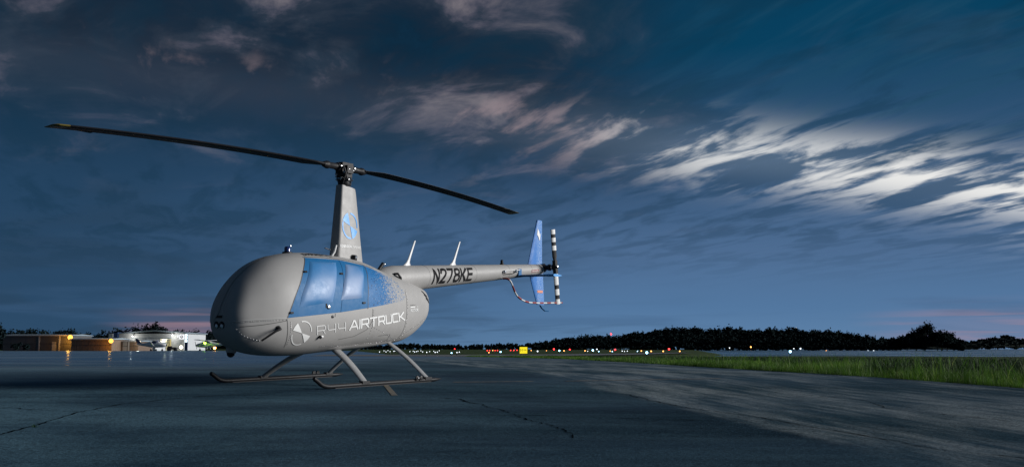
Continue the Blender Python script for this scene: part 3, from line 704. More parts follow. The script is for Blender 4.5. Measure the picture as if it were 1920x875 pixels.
# ---- tail boom
def boom(x):
    """centre height and radius"""
    f = (x + 2.06) / -3.6; return 1.67 + .288 * f, .199 - .093 * f
secs = []
for x in [-.55, -.62, -.75, -.95, -1.15, -1.4] + list(np.linspace(-1.8, -5.60, 16)) + [-5.655, -5.675]:
    zc, r = boom(x); q = 1 if x < -1.2 else max(.08, 1 - ((x + 1.2) / .66) ** 2) ** .5
    if x < -5.65: q = .9 if x > -5.67 else .6
    secs.append([(x, r * q * math.cos(2 * math.pi * k / 32), zc + r * (1 - q) * -.4 + r * q * math.sin(2 * math.pi * k / 32)) for k in range(32)])
bm = MB().loft(secs).build('tail_boom', 'paint', heli, smooth=40)
def boomp(x, s, off=.003): zc, r = boom(x); a = s / r; return Vector((x, (r + off) * math.cos(a), zc + (r + off) * math.sin(a)))
for x in (-1.92, -3.3, -4.4, -5.2):
    zc, r = boom(x); MB().loft([[(x + dx_, (r + o) * math.cos(2 * math.pi * k / 32), zc + (r + o) * math.sin(2 * math.pi * k / 32)) for k in range(32)] for dx_, o in ((-.012, 0), (-.010, .0025), (.010, .0025), (.012, 0))], cap=False).build('boom_joint', 'paint', bm, smooth=40)
write('N278KE', lambda u, v: boomp(-2.02 - 1.13 * u - .035 * (v - .5), -.105 + .235 * v - .005 * u + (-.03 * u) * v + .01 * u, .004), .225, .32, 1.0).build('lettering', 'blackdecal', bm)
for k in range(2):
    MB().grid([[boomp(-5.16 - .27 * i / 6, -.038 + .045 * j + .004 * i / 6, .003) for j in range(2)] for i in range(7)]).build('warning_placard', 'red', bm) if k == 0 else None
printed('DANGER', lambda u, v: boomp(-5.18 - .23 * u, -.028 + .026 * v, .005), 'white', 'lettering', bm, .02)
MB().tube([boomp(-.98, .10, -.01), boomp(-1.02, .08, .035), boomp(-1.10, .02, .02), boomp(-1.14, -.05, .0)], [.016, .02, .018, .01], 8).build('cowl_scoop', 'black', heli, smooth=50)
for x0 in (-1.53, -2.78):
    zc, r = boom(x0); zb = zc + r - .012
    an = MB().loft([[(x0 - a + c * ch, t_ * .5 * (1 - c * c) ** .5 * s2, zb + hh) for c, s2 in [(math.cos(math.pi * k / 8), 1) for k in range(9)] + [(math.cos(math.pi * k / 8), -1) for k in range(7, 0, -1)]] for hh, a, ch, t_ in ((0, 0, .105, .05), (.02, .01, .085, .045), (.06, .03, .045, .034), (.12, .06, .030, .026), (.43, .205, .018, .018), (.44, .21, .008, .01))]).build('blade_antenna', 'palegrey', heli, smooth=50)
zc, r = boom(-4.31); bl_ = MB().lathe((-4.31, 0, zc + r - .01), (0, 0, 1), [(0, .04), (.03, .038), (.035, .026), (.09, .026), (.10, .015)], 14).build('tail_light', 'black', heli, smooth=40)
# strobe bar on the flank
for x in (-4.16, -4.55): q = boomp(x, .005, .0); MB().lathe(q, (0, 1, 0), [(0, .03), (.035, .03), (.05, .018), (.052, 0)], 14).build('strobe_lens', 'glass', heli, smooth=40)
MB().tube([boomp(-4.16, .02, .02), boomp(-4.7, .02, .02)], .010, 8).build('strobe_bar', 'palegrey', heli, smooth=50)
MB().tube([boomp(-4.16, -.035, .02), boomp(-4.5, -.03, .02)], .006, 8).build('strobe_cable', 'black', heli, smooth=50)
MB().obox(boomp(-4.72, -.03, .012), ((1, 0, 0), (0, 1, 0), (0, 0, 1)), (.05, .006, .075)).build('stabilizer_bracket', 'blue', heli)

# ---- empennage
def slab(pts, y0, y1, name, m, parent):
    """vertical aerofoil fin from leading/trailing edges: rows (x_lead, x_trail, z)"""
    secs = []
    for xl, xt, z in pts:
        ch = xl - xt; L = []
        for f, th in ((0, .25), (.08, .75), (.25, 1), (.6, .8), (1, .15)): L.append((xl - ch * f, th))
        th0 = (y1 - y0) / 2; yc = (y0 + y1) / 2
        secs.append([(x, yc + th0 * q, z) for x, q in L] + [(x, yc - th0 * q, z) for x, q in L[::-1]])
    return MB().loft(secs).build(name, m, parent, smooth=50)
uf = slab([(-5.36, -5.906, 1.98), (-5.394, -5.906, 2.054), (-5.55, -5.900, 2.50), (-5.697, -5.897, 2.935), (-5.71, -5.89, 2.953)], -.145, -.095, 'vertical_fin', 'fin', heli); tag(uf, 'upper blue tail fin')
lf = slab([(-5.39, -5.92, 1.97), (-5.415, -5.935, 1.918), (-5.56, -5.965, 1.60), (-5.715, -5.995, 1.282), (-5.73, -5.99, 1.262)], -.145, -.095, 'vertical_fin', 'fin', heli); tag(lf, 'lower blue tail fin')
MB().grid([[(-5.68 - .02 * i - .02 * k, -.090, 2.66 + .12 * k - .02 * i) for k in range(2)] for i in range(4)]).build('fin_emblem', 'white', uf)
MB().grid([[(-5.74 - .02 * i - .02 * k, -.090, 2.58 + .12 * k - .02 * i) for k in range(2)] for i in range(3)]).build('fin_emblem', 'white', uf)
printed('TAIL', lambda u, v: Vector((-5.68 - .20 * u, -.088, 1.50 + .05 * v)), 'red', 'lettering', lf, .02) if False else None
MB().grid([[(-5.70 - .05 * i, -.090, 1.50 + .05 * k) for k in range(2)] for i in range(5)]).build('warning_placard', mat('orange_placard', color=(.65, .22, .12), rough=.5), lf)
st_ = []
for y in (-.92, -.88, -.4, 0, .4, .86, .90):
    k = .7 if abs(y) > .87 else 1; st_.append([(-4.83 + a * .15 * k, y, 1.79 + .004 + b * .02 * k) for a, b in ((1, 0), (.9, .6), (.5, 1), (-.3, .7), (-1, .1), (-1, -.1), (-.3, -.7), (.5, -1), (.9, -.6))])
hs = MB().loft(st_).build('horizontal_stabilizer', 'blue', heli, smooth=50)
MB().loft([[(-4.83 + a * .155, y, 1.794 + b * .026) for a, b in ((1, 0), (.9, .6), (.5, 1), (-.3, .7), (-1, .1), (-1, -.1), (-.3, -.7), (.5, -1), (.9, -.6))] for y in (.74, .905, .915)]).build('stabilizer_tip', 'decalblue', hs, smooth=50)
MB().tube([(-5.80, -.12, 1.29), (-5.90, -.12, 1.20), (-6.02, -.12, 1.145), (-6.16, -.12, 1.139)], [.018, .018, .017, .014], 8, ((0, 1, 0), .6)).build('tail_skid', 'blue', heli, smooth=50)
gp_ = [Vector(q) for q in smoothpoly([(-4.12, .10, 1.72), (-4.16, .28, 1.69), (-4.339, .30, 1.446), (-4.52, .30, 1.345), (-4.759, .30, 1.295), (-5.0, .30, 1.285), (-5.4, .30, 1.29), (-5.98, .31, 1.306)], 8)]
gd = MB().tube(gp_, .016, 10).build('tail_rotor_guard', 'palegrey', heli, smooth=50)
gl = [0]
for a, b in zip(gp_[:-1], gp_[1:]): gl.append(gl[-1] + (b - a).length)
def gat(s): return Vector([np.interp(s, gl, [q[k] for q in gp_]) for k in range(3)])
s0 = .06
while s0 < gl[-1]:
    s1 = min(gl[-1] + .0, s0 + .13); MB().tube([gat(s0 + (s1 - s0) * k / 4) for k in range(5)], .0185, 10).build('red_band', 'red', gd, smooth=50); s0 += .26
MB().tube([(-5.75, -.12, 1.30), (-5.75, .30, 1.297)], .012, 8).build('guard_brace', 'black', heli, smooth=50)

# ---- tail rotor
trc = Vector((-5.703, .32, 2.006)); gx = MB().lathe((-5.703, -.05, 1.985), (0, 1, .05), [(0, .07), (.02, .085), (.12, .085), (.15, .055), (.20, .05), (.22, .065), (.26, .065), (.28, .035), (.43, .03)], 18).build('tail_rotor_gearbox', 'black', heli, smooth=35)
MB().lathe((-5.60, 0, 1.958), (-1, 0, .08), [(0, .10), (.03, .10), (.06, .075), (.12, .07)], 18).build('gearbox_flange', 'dsteel', gx, smooth=35)
MB().lathe((-5.703, .24, 2.0), (0, 1, 0), [(0, .05), (.015, .062), (.03, .062), (.04, .04)], 14).build('pitch_slider', 'steel', gx, smooth=35)
th_ = MB().obox(trc, ((.146, 0, .989), (0, 1, 0), (.989, 0, -.146)), (.13, .035, .04)).build('tail_rotor_hub', 'black', heli)
for s2 in (1, -1): MB().lathe(trc + Vector((0, .03 * s2, .0)), (0, s2, 0), [(0, .026), (.03, .026), (.036, .012)], 10).build('bolt', 'steel', th_, smooth=40)
ax = Vector((.142, 0, .990)); ch_ = Vector((.90, -.43, -.13)).normalized(); nn = ax.cross(ch_).normalized()
def trsec(r, sg, k=1., add=0.):
    o = []
    for a, b in ((.5, 0), (.42, .5), (.15, 1), (-.2, .7), (-.5, .1), (-.5, -.1), (-.2, -.6), (.15, -.8), (.42, -.4)): o.append(trc + ax * sg * r + ch_ * a * (.105 * k + add) + nn * b * (.011 + add))
    return o
for sg in (1, -1):
    tb = MB().loft([trsec(r, sg, q) for r, q in ((.10, .55), (.16, .8), (.20, 1), (.735, 1))]).build('tail_rotor_blade', 'blade', heli, smooth=40)
    bands = ((.735, .645), (.575, .49), (.42, .325)) if sg > 0 else ((.737, .64), (.56, .44), (.36, .14))
    for a, b in bands: MB().loft([trsec(r, sg, 1, .004) for r in (b, a + (.003 if a > .7 else 0))]).build('white_band', 'white', tb, smooth=40)

# ---- landing gear
W = 1.035
for sg in (1, -1):
    y = W * sg; zc = .034
    path = smoothpoly([(1.60, y, .155), (1.53, y, .115), (1.44, y, .06), (1.33, y, zc + .002), (1.2, y, zc), (.3, y, zc), (-.85, y, zc), (-1.0, y, zc), (-1.17, y, zc + .004)], 4)
    rr = [.030] * len(path); n_ = len(path); rr[-4:] = [.027, .02, .012, .005]; rr[0] = .024
    sk = MB().tube(path, rr, 14).build('skid', 'black', heli, smooth=50)
    MB().box(-.9, 1.2, y - .018, y + .018, -.002, .014).build('skid_shoe', 'black', sk)
    for x, xt, yt, zt, c0, c1 in ((.594, .40, .27, .50, .085, .062), (-.818, -.84, .24, .575, .058, .050)):
        a, b = Vector((xt, yt * sg, zt)), Vector((x, y, .058)); n1 = 7
        P_ = [a + (b - a) * k / n1 + Vector((0, 0, .03 * math.sin(math.pi * k / n1))) for k in range(n1 + 1)]
        lg = MB().tube(P_, [c0 + (c1 - c0) * k / n1 for k in range(n1 + 1)], 18, ((1, 0, 0), .42)).build('skid_leg', 'leg', heli, smooth=50)
        tag(lg, ('front ' if x > 0 else 'rear ') + ('left' if sg > 0 else 'right') + ' landing gear leg')
        MB().obox((x, y, .060), ((1, 0, 0), (0, 1, 0), (0, 0, 1)), (.075, .036, .020)).build('saddle_clamp', 'black', lg)
    for x in (-.62, -.53):
        MB().lathe((x, y + .032 * sg, .075), (0, sg, 0), [(0, .034), (.022, .034), (.026, .018)], 14).build('wheel_bracket', 'black', sk, smooth=40)
    MB().lathe((-.535, y + .036 * sg, .078), (0, sg, 0), [(0, .012), (.034, .012)], 10).build('bracket_pin', 'steel', sk, smooth=40)

# ------------------------------------------------------------------ grass along the apron
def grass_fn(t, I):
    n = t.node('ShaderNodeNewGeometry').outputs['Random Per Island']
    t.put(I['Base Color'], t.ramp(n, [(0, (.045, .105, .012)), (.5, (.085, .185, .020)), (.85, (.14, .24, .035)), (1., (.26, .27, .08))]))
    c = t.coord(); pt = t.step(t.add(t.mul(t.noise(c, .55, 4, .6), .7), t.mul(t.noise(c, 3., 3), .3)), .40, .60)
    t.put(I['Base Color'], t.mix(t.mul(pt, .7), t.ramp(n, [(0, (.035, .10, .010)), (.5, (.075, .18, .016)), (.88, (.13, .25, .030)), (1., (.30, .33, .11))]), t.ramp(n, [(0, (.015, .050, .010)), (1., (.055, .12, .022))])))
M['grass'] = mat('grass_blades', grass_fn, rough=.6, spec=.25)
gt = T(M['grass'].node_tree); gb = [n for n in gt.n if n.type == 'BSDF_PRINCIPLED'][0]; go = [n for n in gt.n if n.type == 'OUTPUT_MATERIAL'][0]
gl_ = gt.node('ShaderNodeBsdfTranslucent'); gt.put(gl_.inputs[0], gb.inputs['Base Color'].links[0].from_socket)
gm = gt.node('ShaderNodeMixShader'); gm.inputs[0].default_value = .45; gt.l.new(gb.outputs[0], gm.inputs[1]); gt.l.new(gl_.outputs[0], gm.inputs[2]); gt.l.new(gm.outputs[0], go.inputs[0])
def dimgrass_fn(t, I):
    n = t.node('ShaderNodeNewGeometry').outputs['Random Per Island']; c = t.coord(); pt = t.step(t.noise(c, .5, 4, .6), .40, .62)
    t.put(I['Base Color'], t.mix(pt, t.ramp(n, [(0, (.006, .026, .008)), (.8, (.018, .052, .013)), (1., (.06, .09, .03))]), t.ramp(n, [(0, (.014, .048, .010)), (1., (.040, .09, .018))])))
M['dimgrass'] = mat('dim_tinted_grass_blades', dimgrass_fn, rough=.7, spec=.15)  # darker copy of the grass; fading light beyond the verge is in its colour
def blades(name, xy, h, wd, lean, label, m='grass'):
    n = len(xy); z = field_z(xy[:, 0], xy[:, 1]) - .01; a = rng.uniform(0, 2 * np.pi, n); la = rng.uniform(0, 2 * np.pi, n); ln = np.abs(rng.normal(0, lean, n)) * h
    ux, uy = np.cos(a) * wd / 2, np.sin(a) * wd / 2; lx, ly = np.cos(la) * ln, np.sin(la) * ln
    def ring(f, k, dr):
        cx, cy, cz = xy[:, 0] + lx * dr, xy[:, 1] + ly * dr, z + h * f
        return np.stack([cx - ux * k, cy - uy * k, cz], 1), np.stack([cx + ux * k, cy + uy * k, cz], 1)
    v = np.stack([*ring(0, 1, 0), *ring(.55, .8, .32), *ring(.97, .12, 1.)], 1).reshape(-1, 3)
    b = (np.arange(n) * 6)[:, None]; f = np.concatenate([b + [0, 1, 3, 2], b + [2, 3, 5, 4]])
    return tag(bulk(name, v, f, m), label, 'grass', kind='stuff')
def wedge(n, y0, y1, d0, d1, pw=1.):
    y = y0 + (y1 - y0) * rng.uniform(0, 1, n) ** pw; dd = d0 + (d1 - d0) * rng.uniform(0, 1, n) ** 1.5; x = edge_x(y) + dd * 1.0
    return np.stack([x, y], 1)
q = np.concatenate([wedge(46000, 9, 30, -.06, 2.0), wedge(60000, 9, 40, .8, 9., 1.1), wedge(40000, 26, 57.5, .02, 5.), wedge(36000, 20, 60, 4., 45.)])
q = q[(lake_in(q[:, 0], q[:, 1]) < 3) & ~((q[:, 1] > 57) & (q[:, 0] < 12))]
dist = q[:, 0] - edge_x(q[:, 1]); far = np.clip(q[:, 1] / 30, .6, 2.2)
hh = (.10 + .17 * np.clip(dist / 1.2, 0, 1)) * rng.uniform(.6, 1.35, len(q)) * np.clip(rng.normal(1, .2, len(q)), .5, 1.6)
hh *= .8 + .5 * np.sin(q[:, 0] * 1.7 + np.sin(q[:, 1] * .9) * 2) ** 2
cap = np.maximum(.05, EYE - np.interp(960 + q[:, 0] / q[:, 1] * 1951, [960, 1300, 1920], [9.5, 12.5, 16]) / 1951 * q[:, 1] - field_z(q[:, 0], q[:, 1]))
hh = np.minimum(hh * 1.15, cap * rng.uniform(.55, 1.0, len(q)) * (.88 + .16 * np.sin(q[:, 0] * .8 + q[:, 1] * .5) * np.sin(q[:, 0] * 2.3)))
near = dist < 1.3 + .7 * np.sin(q[:, 1] * .9) * np.sin(q[:, 1] * .37)  # bright verge, darker behind: light falling only on the edge, painted by colour
blades('grass', q[near], hh[near], .010 * far[near], .38, 'long grass coloured bright as if lit, along the very edge of the apron')
blades('dim_tinted_grass', q[~near], hh[~near], .011 * far[~near], .38, 'rough grass coloured darker as if unlit, between the verge and the lake', 'dimgrass')
q2 = wedge(1500, 10, 40, .25, 4.); blades('grass_stalks', q2, np.maximum(.06, EYE - 13.5 / 1951 * q2[:, 1] - field_z(q2[:, 0], q2[:, 1])) * rng.uniform(.8, 1.4, len(q2)), .012 * np.clip(q2[:, 1] / 25, .7, 2), .45, 'tall seeding grass stalks rising above the verge')
tw = np.array([(-4.13, 9.08)]) + rng.normal(0, .012, (16, 2)); o = blades('weed_tuft', tw, rng.uniform(.02, .045, 16), .006, .5, 'small weed sprouting from the crack at lower left', 'dimgrass'); o['kind'] = ''; del o['kind']; o['category'] = 'weed'
o.location.z = .045

# ------------------------------------------------------------------ far layout: bearing column (of a 1920-wide view) and distance
F_ = 1951.
def bx(p, Y): return (p - 960) / F_ * Y
def bz(p, Y): return EYE + (653.9 - p) / F_ * Y
GZ = .08

# ------------------------------------------------------------------ woods
def leaf_fn(a, b):
    def fn(t, I):
        n = t.node('ShaderNodeNewGeometry').outputs['Random Per Island']; t.put(I['Base Color'], t.ramp(n, [(0, a), (1, b)]))
    return fn
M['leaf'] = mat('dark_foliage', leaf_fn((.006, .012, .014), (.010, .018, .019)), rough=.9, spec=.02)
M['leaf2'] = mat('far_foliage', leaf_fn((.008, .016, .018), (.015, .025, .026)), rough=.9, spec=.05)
M['bark'] = mat('bark', color=(.03, .024, .018), rough=.9)
M['hill'] = mat('wooded_slope_soil', color=(.010, .016, .010), rough=1., spec=.05)
def crown_pts(c, rx, rz, n, lobes=7):
    """leaf-card centres clumped in lobes through a crown volume"""
    L = rng.normal(0, 1, (lobes, 3)); L /= np.linalg.norm(L, axis=1)[:, None]; L *= rng.uniform(.25, .72, (lobes, 1))
    k = rng.integers(0, lobes, n); p = L[k] + rng.normal(0, .155, (n, 3)); return np.array(c) + p * np.array([rx, rx, rz])
def cards(P, s):
    n = len(P); a = rng.normal(0, 1, (n, 3)); a /= np.linalg.norm(a, axis=1)[:, None]; b = np.cross(a, rng.normal(0, 1, (n, 3))); b /= np.linalg.norm(b, axis=1)[:, None]
    s = (s * rng.uniform(.6, 1.3, n))[:, None]; v = np.stack([P - a * s, P - b * s * .7, P + a * s, P + b * s * .7], 1).reshape(-1, 3)
    return v, (np.arange(n) * 4)[:, None] + np.arange(4)
def wood(name, prof, Y0, Y1, n, cards_per, size, label, m='leaf', ch=(7, 11), low=.35, rxk=.42):
    """trees over a strip of ground; prof: (column, row) of the skyline seen from the apron, at distance ~Y0..Y1"""
    pc = np.array(prof, float); vs = []
    for i in range(n):
        f = rng.uniform() ** .8; Y = Y0 + (Y1 - Y0) * f; p = rng.uniform(pc[0, 0], pc[-1, 0]); top = bz(np.interp(p, pc[:, 0], pc[:, 1]), Y)
        top = GZ + (top - GZ) * (low + (1 - low) * min(1, f * 1.25)) * rng.uniform(.92, 1.03); h = min(rng.uniform(*ch), top + .3); X = bx(p, Y)
        vs.append(crown_pts((X, Y, top - h * .43), h * rxk, h * .52, cards_per))
    v, f = cards(np.concatenate(vs), np.full(n * cards_per, size)); return tag(bulk(name, v, f, m), label, 'woods', kind='stuff')
def slope(name, prof, Y0, Y1, drop, m='hill'):
    pc = np.array(prof, float); P = []
    for k in range(9):
        f = k / 8; Y = Y0 + (Y1 - Y0) * f; P.append([(bx(p, Y), Y, max(-.8 if k == 0 else -.5, (bz(q, Y) - drop) * min(1, .25 + f))) for p, q in zip(np.linspace(pc[0, 0], pc[-1, 0], 40), np.interp(np.linspace(pc[0, 0], pc[-1, 0], 40), pc[:, 0], pc[:, 1]))])
    tag(MB().grid(P).build(name, m, smooth=60), kind='structure')
R_PROF = [(1000, 643), (1030, 637), (1060, 633), (1085, 629), (1105, 627), (1140, 629), (1165, 628), (1180, 623), (1215, 619), (1250, 613), (1300, 612), (1340, 616), (1365, 612), (1400, 617), (1450, 613), (1485, 614), (1510, 617), (1560, 619), (1600, 624), (1640, 630), (1680, 633)]
slope('wooded_hill', R_PROF, 575, 700, 5.5)
wood('forest', R_PROF, 572, 660, 1150, 130, .66, 'dark wooded hill beyond the lake')
wood('forest_fringe', [(1180, 648), (1320, 646), (1500, 647), (1690, 646)], 564, 576, 260, 110, .6, 'low dark scrub along the far lake shore', ch=(2, 4))
MID = [(640, 646), (700, 647), (760, 642), (800, 644), (840, 646), (900, 644), (950, 643), (1000, 641), (1040, 638), (1100, 640)]
slope('far_slope', MID, 900, 1000, 7)
wood('forest', MID, 890, 960, 320, 120, .85, 'low far treeline behind the runway lights')
LP = [(-60, 608), (10, 618), (40, 614), (90, 617), (135, 613), (150, 625), (175, 623), (200, 618), (230, 613), (260, 609), (285, 604), (310, 608), (340, 613), (365, 617), (400, 615), (440, 620), (520, 628), (600, 636), (660, 642)]
slope('wooded_rise', LP, 425, 470, 7)
wood('forest', LP, 420, 455, 420, 150, .48, 'dark treeline behind the hangars')
FAR = [(1640, 640), (1720, 642), (1800, 640), (1830, 638), (1860, 632), (1885, 628), (1915, 634), (1960, 632), (2050, 640)]
slope('far_hill', FAR, 1900, 2300, 4, 'hill')
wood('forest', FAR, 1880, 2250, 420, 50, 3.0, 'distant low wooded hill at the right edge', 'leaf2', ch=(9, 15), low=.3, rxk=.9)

def tree(X, Y, base, top, rx, n, label, group=None, size=.5, m='leaf', conical=False):
    e = empty('broadleaf_tree', (X, Y, base)); h = top - base
    tr = MB().tube([(0, 0, 0), (.05 * rx, 0, h * .4), (0, .05 * rx, h * .8)], [h * .03, h * .022, h * .008], 8)
    for k in range(5):
        a = k * 2.4; tr.tube([(0, 0, h * (.35 + .08 * k)), (rx * .5 * math.cos(a), rx * .5 * math.sin(a), h * (.5 + .08 * k))], [h * .012, h * .004], 6)
    tr.build('trunk', 'bark', e, smooth=60)
    v, f = cards(crown_pts((0, 0, h * .56), rx, h * .50, n, 11), np.full(n, size)); c = bulk('crown', v, f, m); c.parent = e
    return tag(e, label, 'tree', group)
for p, r_, rx, lab in ((1697, 628, 3.8, 'low rounded tree at the left foot of the wooded point'), (1716, 618, 4.2, 'dark tree left of the tallest one on the wooded point'), (1737, 606, 5.0, 'tallest dark tree crowning the wooded point beyond the lake'),
                       (1757, 614, 4.6, 'dark tree just right of the tallest one on the wooded point'), (1775, 624, 4.2, 'dark tree halfway down the right side of the wooded point'), (1790, 635, 3.4, 'lowest dark tree at the right end of the wooded point'), (1724, 628, 4.6, 'broad dark tree in front of the tallest one on the point'), (1750, 630, 5., 'broad dark tree near the water, middle of the wooded point')):
    tree(bx(p, 540), 540 + random.uniform(-6, 6), -.4, bz(r_, 540), rx * 1.5, 3000, lab, 'trees on the wooded point', .42)
wood('point_scrub', [(1670, 638), (1695, 630), (1720, 620), (1740, 616), (1765, 624), (1785, 634), (1808, 648)], 534, 548, 110, 150, .5, 'dark scrub filling the wooded point beyond the lake', ch=(3, 6))
slope('wooded_point', [(1660, 652), (1700, 648), (1740, 646), (1790, 650), (1808, 655)], 533, 560, 1.)
tree(bx(-4, 200), 200, GZ, bz(603, 200), 1.9, 420, 'dark tree cut by the left edge of the photo', size=.28)
tree(bx(30, 215), 215, GZ, bz(640, 215), 1.5, 260, 'small dark shrub standing before the leftmost hangar', size=.22)
tree(bx(47, 212), 212, GZ, bz(644, 212), 1.2, 220, 'lower dark shrub right of the first one by the hangar', size=.22)

# ------------------------------------------------------------------ hangars
def corr(t, I):
    c = t.coord(); x, y, z = t.xyz(c); w_ = t.node('ShaderNodeTexWave', wave_type='BANDS'); t.put(w_.inputs['Vector'], t.comb(x, 0., 0.)); w_.inputs['Scale'].default_value = 1.1
    t.put(I['Normal'], t.bump(w_.outputs[0], .5, .03))
M['tan'] = mat('tan_ribbed_cladding', corr, color=(.13, .09, .065), rough=.6, vscale=.6)
M['greywall'] = mat('grey_ribbed_cladding', corr, color=(.075, .075, .08), rough=.6, vscale=.6)
M['whitewall'] = mat('white_ribbed_cladding', corr, color=(.46, .48, .50), rough=.6, vscale=.6)
M['roofmetal'] = mat('pale_roof_metal', color=(.20, .25, .29), rough=.5, vscale=1)
M['trim'] = mat('white_trim', color=(.33, .34, .35), rough=.5)
M['bluewall'] = mat('blue_cladding', corr, color=(.02, .05, .14), rough=.5)
M['doorgrey'] = mat('grey_door', color=(.20, .20, .20), rough=.5)
M['litroom'] = mat('cream_interior', color=(.75, .68, .45), rough=.7)
def hangar(p0, p1, r_top, Y, depth, wallmat, label, posts, doors, drop=.5, panels=8, eave=.35):
    x0, x1 = bx(p0, Y), bx(p1, Y); h = bz(r_top, Y); e = empty('hangar', ((x0 + x1) / 2, Y, GZ)); w2 = (x1 - x0) / 2; h -= GZ
    tag(e, label, 'hangar', 'hangars across the apron')
    MB().box(-w2, w2, .06, depth, 0, h - .25).build('wall', wallmat, e)
    pw = 2 * w2 / panels
    for k in range(panels): MB().box(-w2 + k * pw + .02, -w2 + (k + 1) * pw - .02, 0 - .02 * (k % 2), .06, .05, h - .55).build('wall_panel', wallmat, e)
    rf = MB().loft([[(-w2 - eave, -eave, h - .22), (-w2 - eave, depth / 2, h - .22 + drop), (-w2 - eave, depth + eave, h - .22), (-w2 - eave, depth + eave, h - .34), (-w2 - eave, -eave, h - .40)],
                    [(w2 + eave, -eave, h - .22), (w2 + eave, depth / 2, h - .22 + drop), (w2 + eave, depth + eave, h - .22), (w2 + eave, depth + eave, h - .34), (w2 + eave, -eave, h - .40)]]).build('roof', 'roofmetal', e)
    MB().box(-w2 - eave, w2 + eave, -eave - .03, -eave + .02, h - .44, h - .20).build('fascia', 'trim', e)
    for p in posts: q = bx(p, Y) - (x0 + x1) / 2; MB().box(q - .18, q + .18, -.14, -.03, 0, h - .42).build('post', 'trim', e)
    for p in doors:
        q = bx(p, Y) - (x0 + x1) / 2; dd = MB().box(q - .5, q + .5, -.09, -.03, 0, 2.1).build('door', 'trim', e); MB().box(q + .32, q + .40, -.13, -.09, .95, 1.05).build('handle', 'dsteel', dd)
    MB().box(-w2 - .1, w2 + .1, -.10, -.03, h * .42, h * .42 + .10).build('girt_rail', 'dsteel', e)
    return e
hA = hangar(5, 133, 626, 250, 12, 'greywall', 'long grey hangar at far left with white posts and flat pale roof', (73, 111), (101,), .25, 9)
hB = hangar(133, 209, 633, 244, 11, 'tan', 'middle tan hangar between two orange wall lamps', (), (), .25, 7)
hC = hangar(213, 259, 637, 250, 10, 'tan', 'small tan hangar with white posts right of the second orange lamp', (215, 241), (234,), .2, 5)
hD = hangar(262, 291, 640, 262, 8, 'whitewall', 'low white shed in front of the big white hangar', (), (), .2, 4)
# the big lit hangar
Y = 318.; x0, x1 = bx(222, Y), bx(345, Y); e = empty('large_hangar', ((x0 + x1) / 2, Y, GZ)); w2 = (x1 - x0) / 2; tag(e, 'big white floodlit hangar with shallow gable and open bright bay', 'hangar', 'hangars across the apron')
def lx(p): return bx(p, Y) - (x0 + x1) / 2
def lz(r_): return bz(r_, Y) - GZ
MB().box(-w2, lx(300), 0, 22, 0, lz(625)).build('wall', 'whitewall', e)
MB().box(lx(321), w2, -.3, 22, 0, lz(624)).build('wall', 'whitewall', e); MB().box(lx(300), lx(321), 0.02, 22, lz(635), lz(625)).build('wall', 'whitewall', e)
MB().box(lx(300), lx(321), 9, 9.2, 0, lz(635)).build('bay_back_wall', 'litroom', e); MB().box(lx(300), lx(321), 0.3, 9, -.02, .01).build('bay_floor', 'litroom', e)
MB().loft([[(lx(222) - .5, yy, lz(624.5)), (lx(286), yy, lz(618.5)), (lx(345) + .5, yy, lz(623.2)), (lx(345) + .5, yy, lz(624.8)), (lx(286), yy, lz(621)), (lx(222) - .5, yy, lz(626.2))] for yy in (-.6, 22.5)]).build('roof', 'roofmetal', e)
for k in range(10): a = lx(246) + (lx(300) - lx(246)) * k / 10; MB().box(a + .03, a + (lx(300) - lx(246)) / 10 - .03, -.08, -.01, lz(643), lz(634)).build('door_panel', 'whitewall', e)
MB().box(lx(246), lx(322), -.14, -.06, lz(634), lz(632.6)).build('door_track', 'roofmetal', e)
MB().box(lx(205) , lx(213), -1, 6, 0, lz(625)).build('stair_tower', 'whitewall', e); MB().box(lx(213), lx(221.5), -.8, 8, 0, lz(623)).build('blue_bay', 'bluewall', e)
M['signlit'] = emis('lit_sign_white', (.95, .97, 1.), 1.1); M['signlit2'] = emis('lit_sign_tube', (.75, .95, 1.), 2.2)
def sign_board(name, label, px_, r0, r1, w_, Yq, ring):
    X = bx(px_, Yq); z0, z1 = bz(r1, Yq), bz(r0, Yq); o = empty(name, (X, Yq, z0)); tag(o, label, 'sign'); MB().box(-w_, w_, -.06, .04, 0, z1 - z0).build('panel', 'signlit', o)
    if ring:
        c = (z1 - z0) / 2; r2 = c * .62; MB().loft([[(r_ * math.cos(2 * math.pi * k / 24), -.075, c + r_ * math.sin(2 * math.pi * k / 24)) for k in range(24)] for r_ in (r2, r2 * .55)], cap=False).build('ring_emblem', 'blackdecal', o); MB().box(-r2 * .2, r2 * .2, -.085, -.07, c - r2, c - r2 * .1).build('emblem_bar', 'blackdecal', o)
    return o
sign_board('wall_sign', 'square white lit sign with a dark ring on the big hangar', 340, 626.5, 635.5, .72, Y - .38, True)
sign_board('wall_sign', 'narrow white lit sign left of the ringed sign on the hangar', 333, 628, 632, .22, Y - .38, False)
tp = empty('totem_sign', (bx(348.5, 300), 300, GZ)); tag(tp, 'tall totem sign with three white lit boxes right of the big hangar', 'sign')
MB().box(-.42, .42, 0, .3, 0, bz(625, 300)).build('frame', 'bluewall', tp)
for a, b in ((626, 630), (631, 635), (636, 641)): MB().box(-.34, .34, -.05, -.005, bz(b, 300) - GZ, bz(a, 300) - GZ).build('lit_box', 'signlit2', tp)

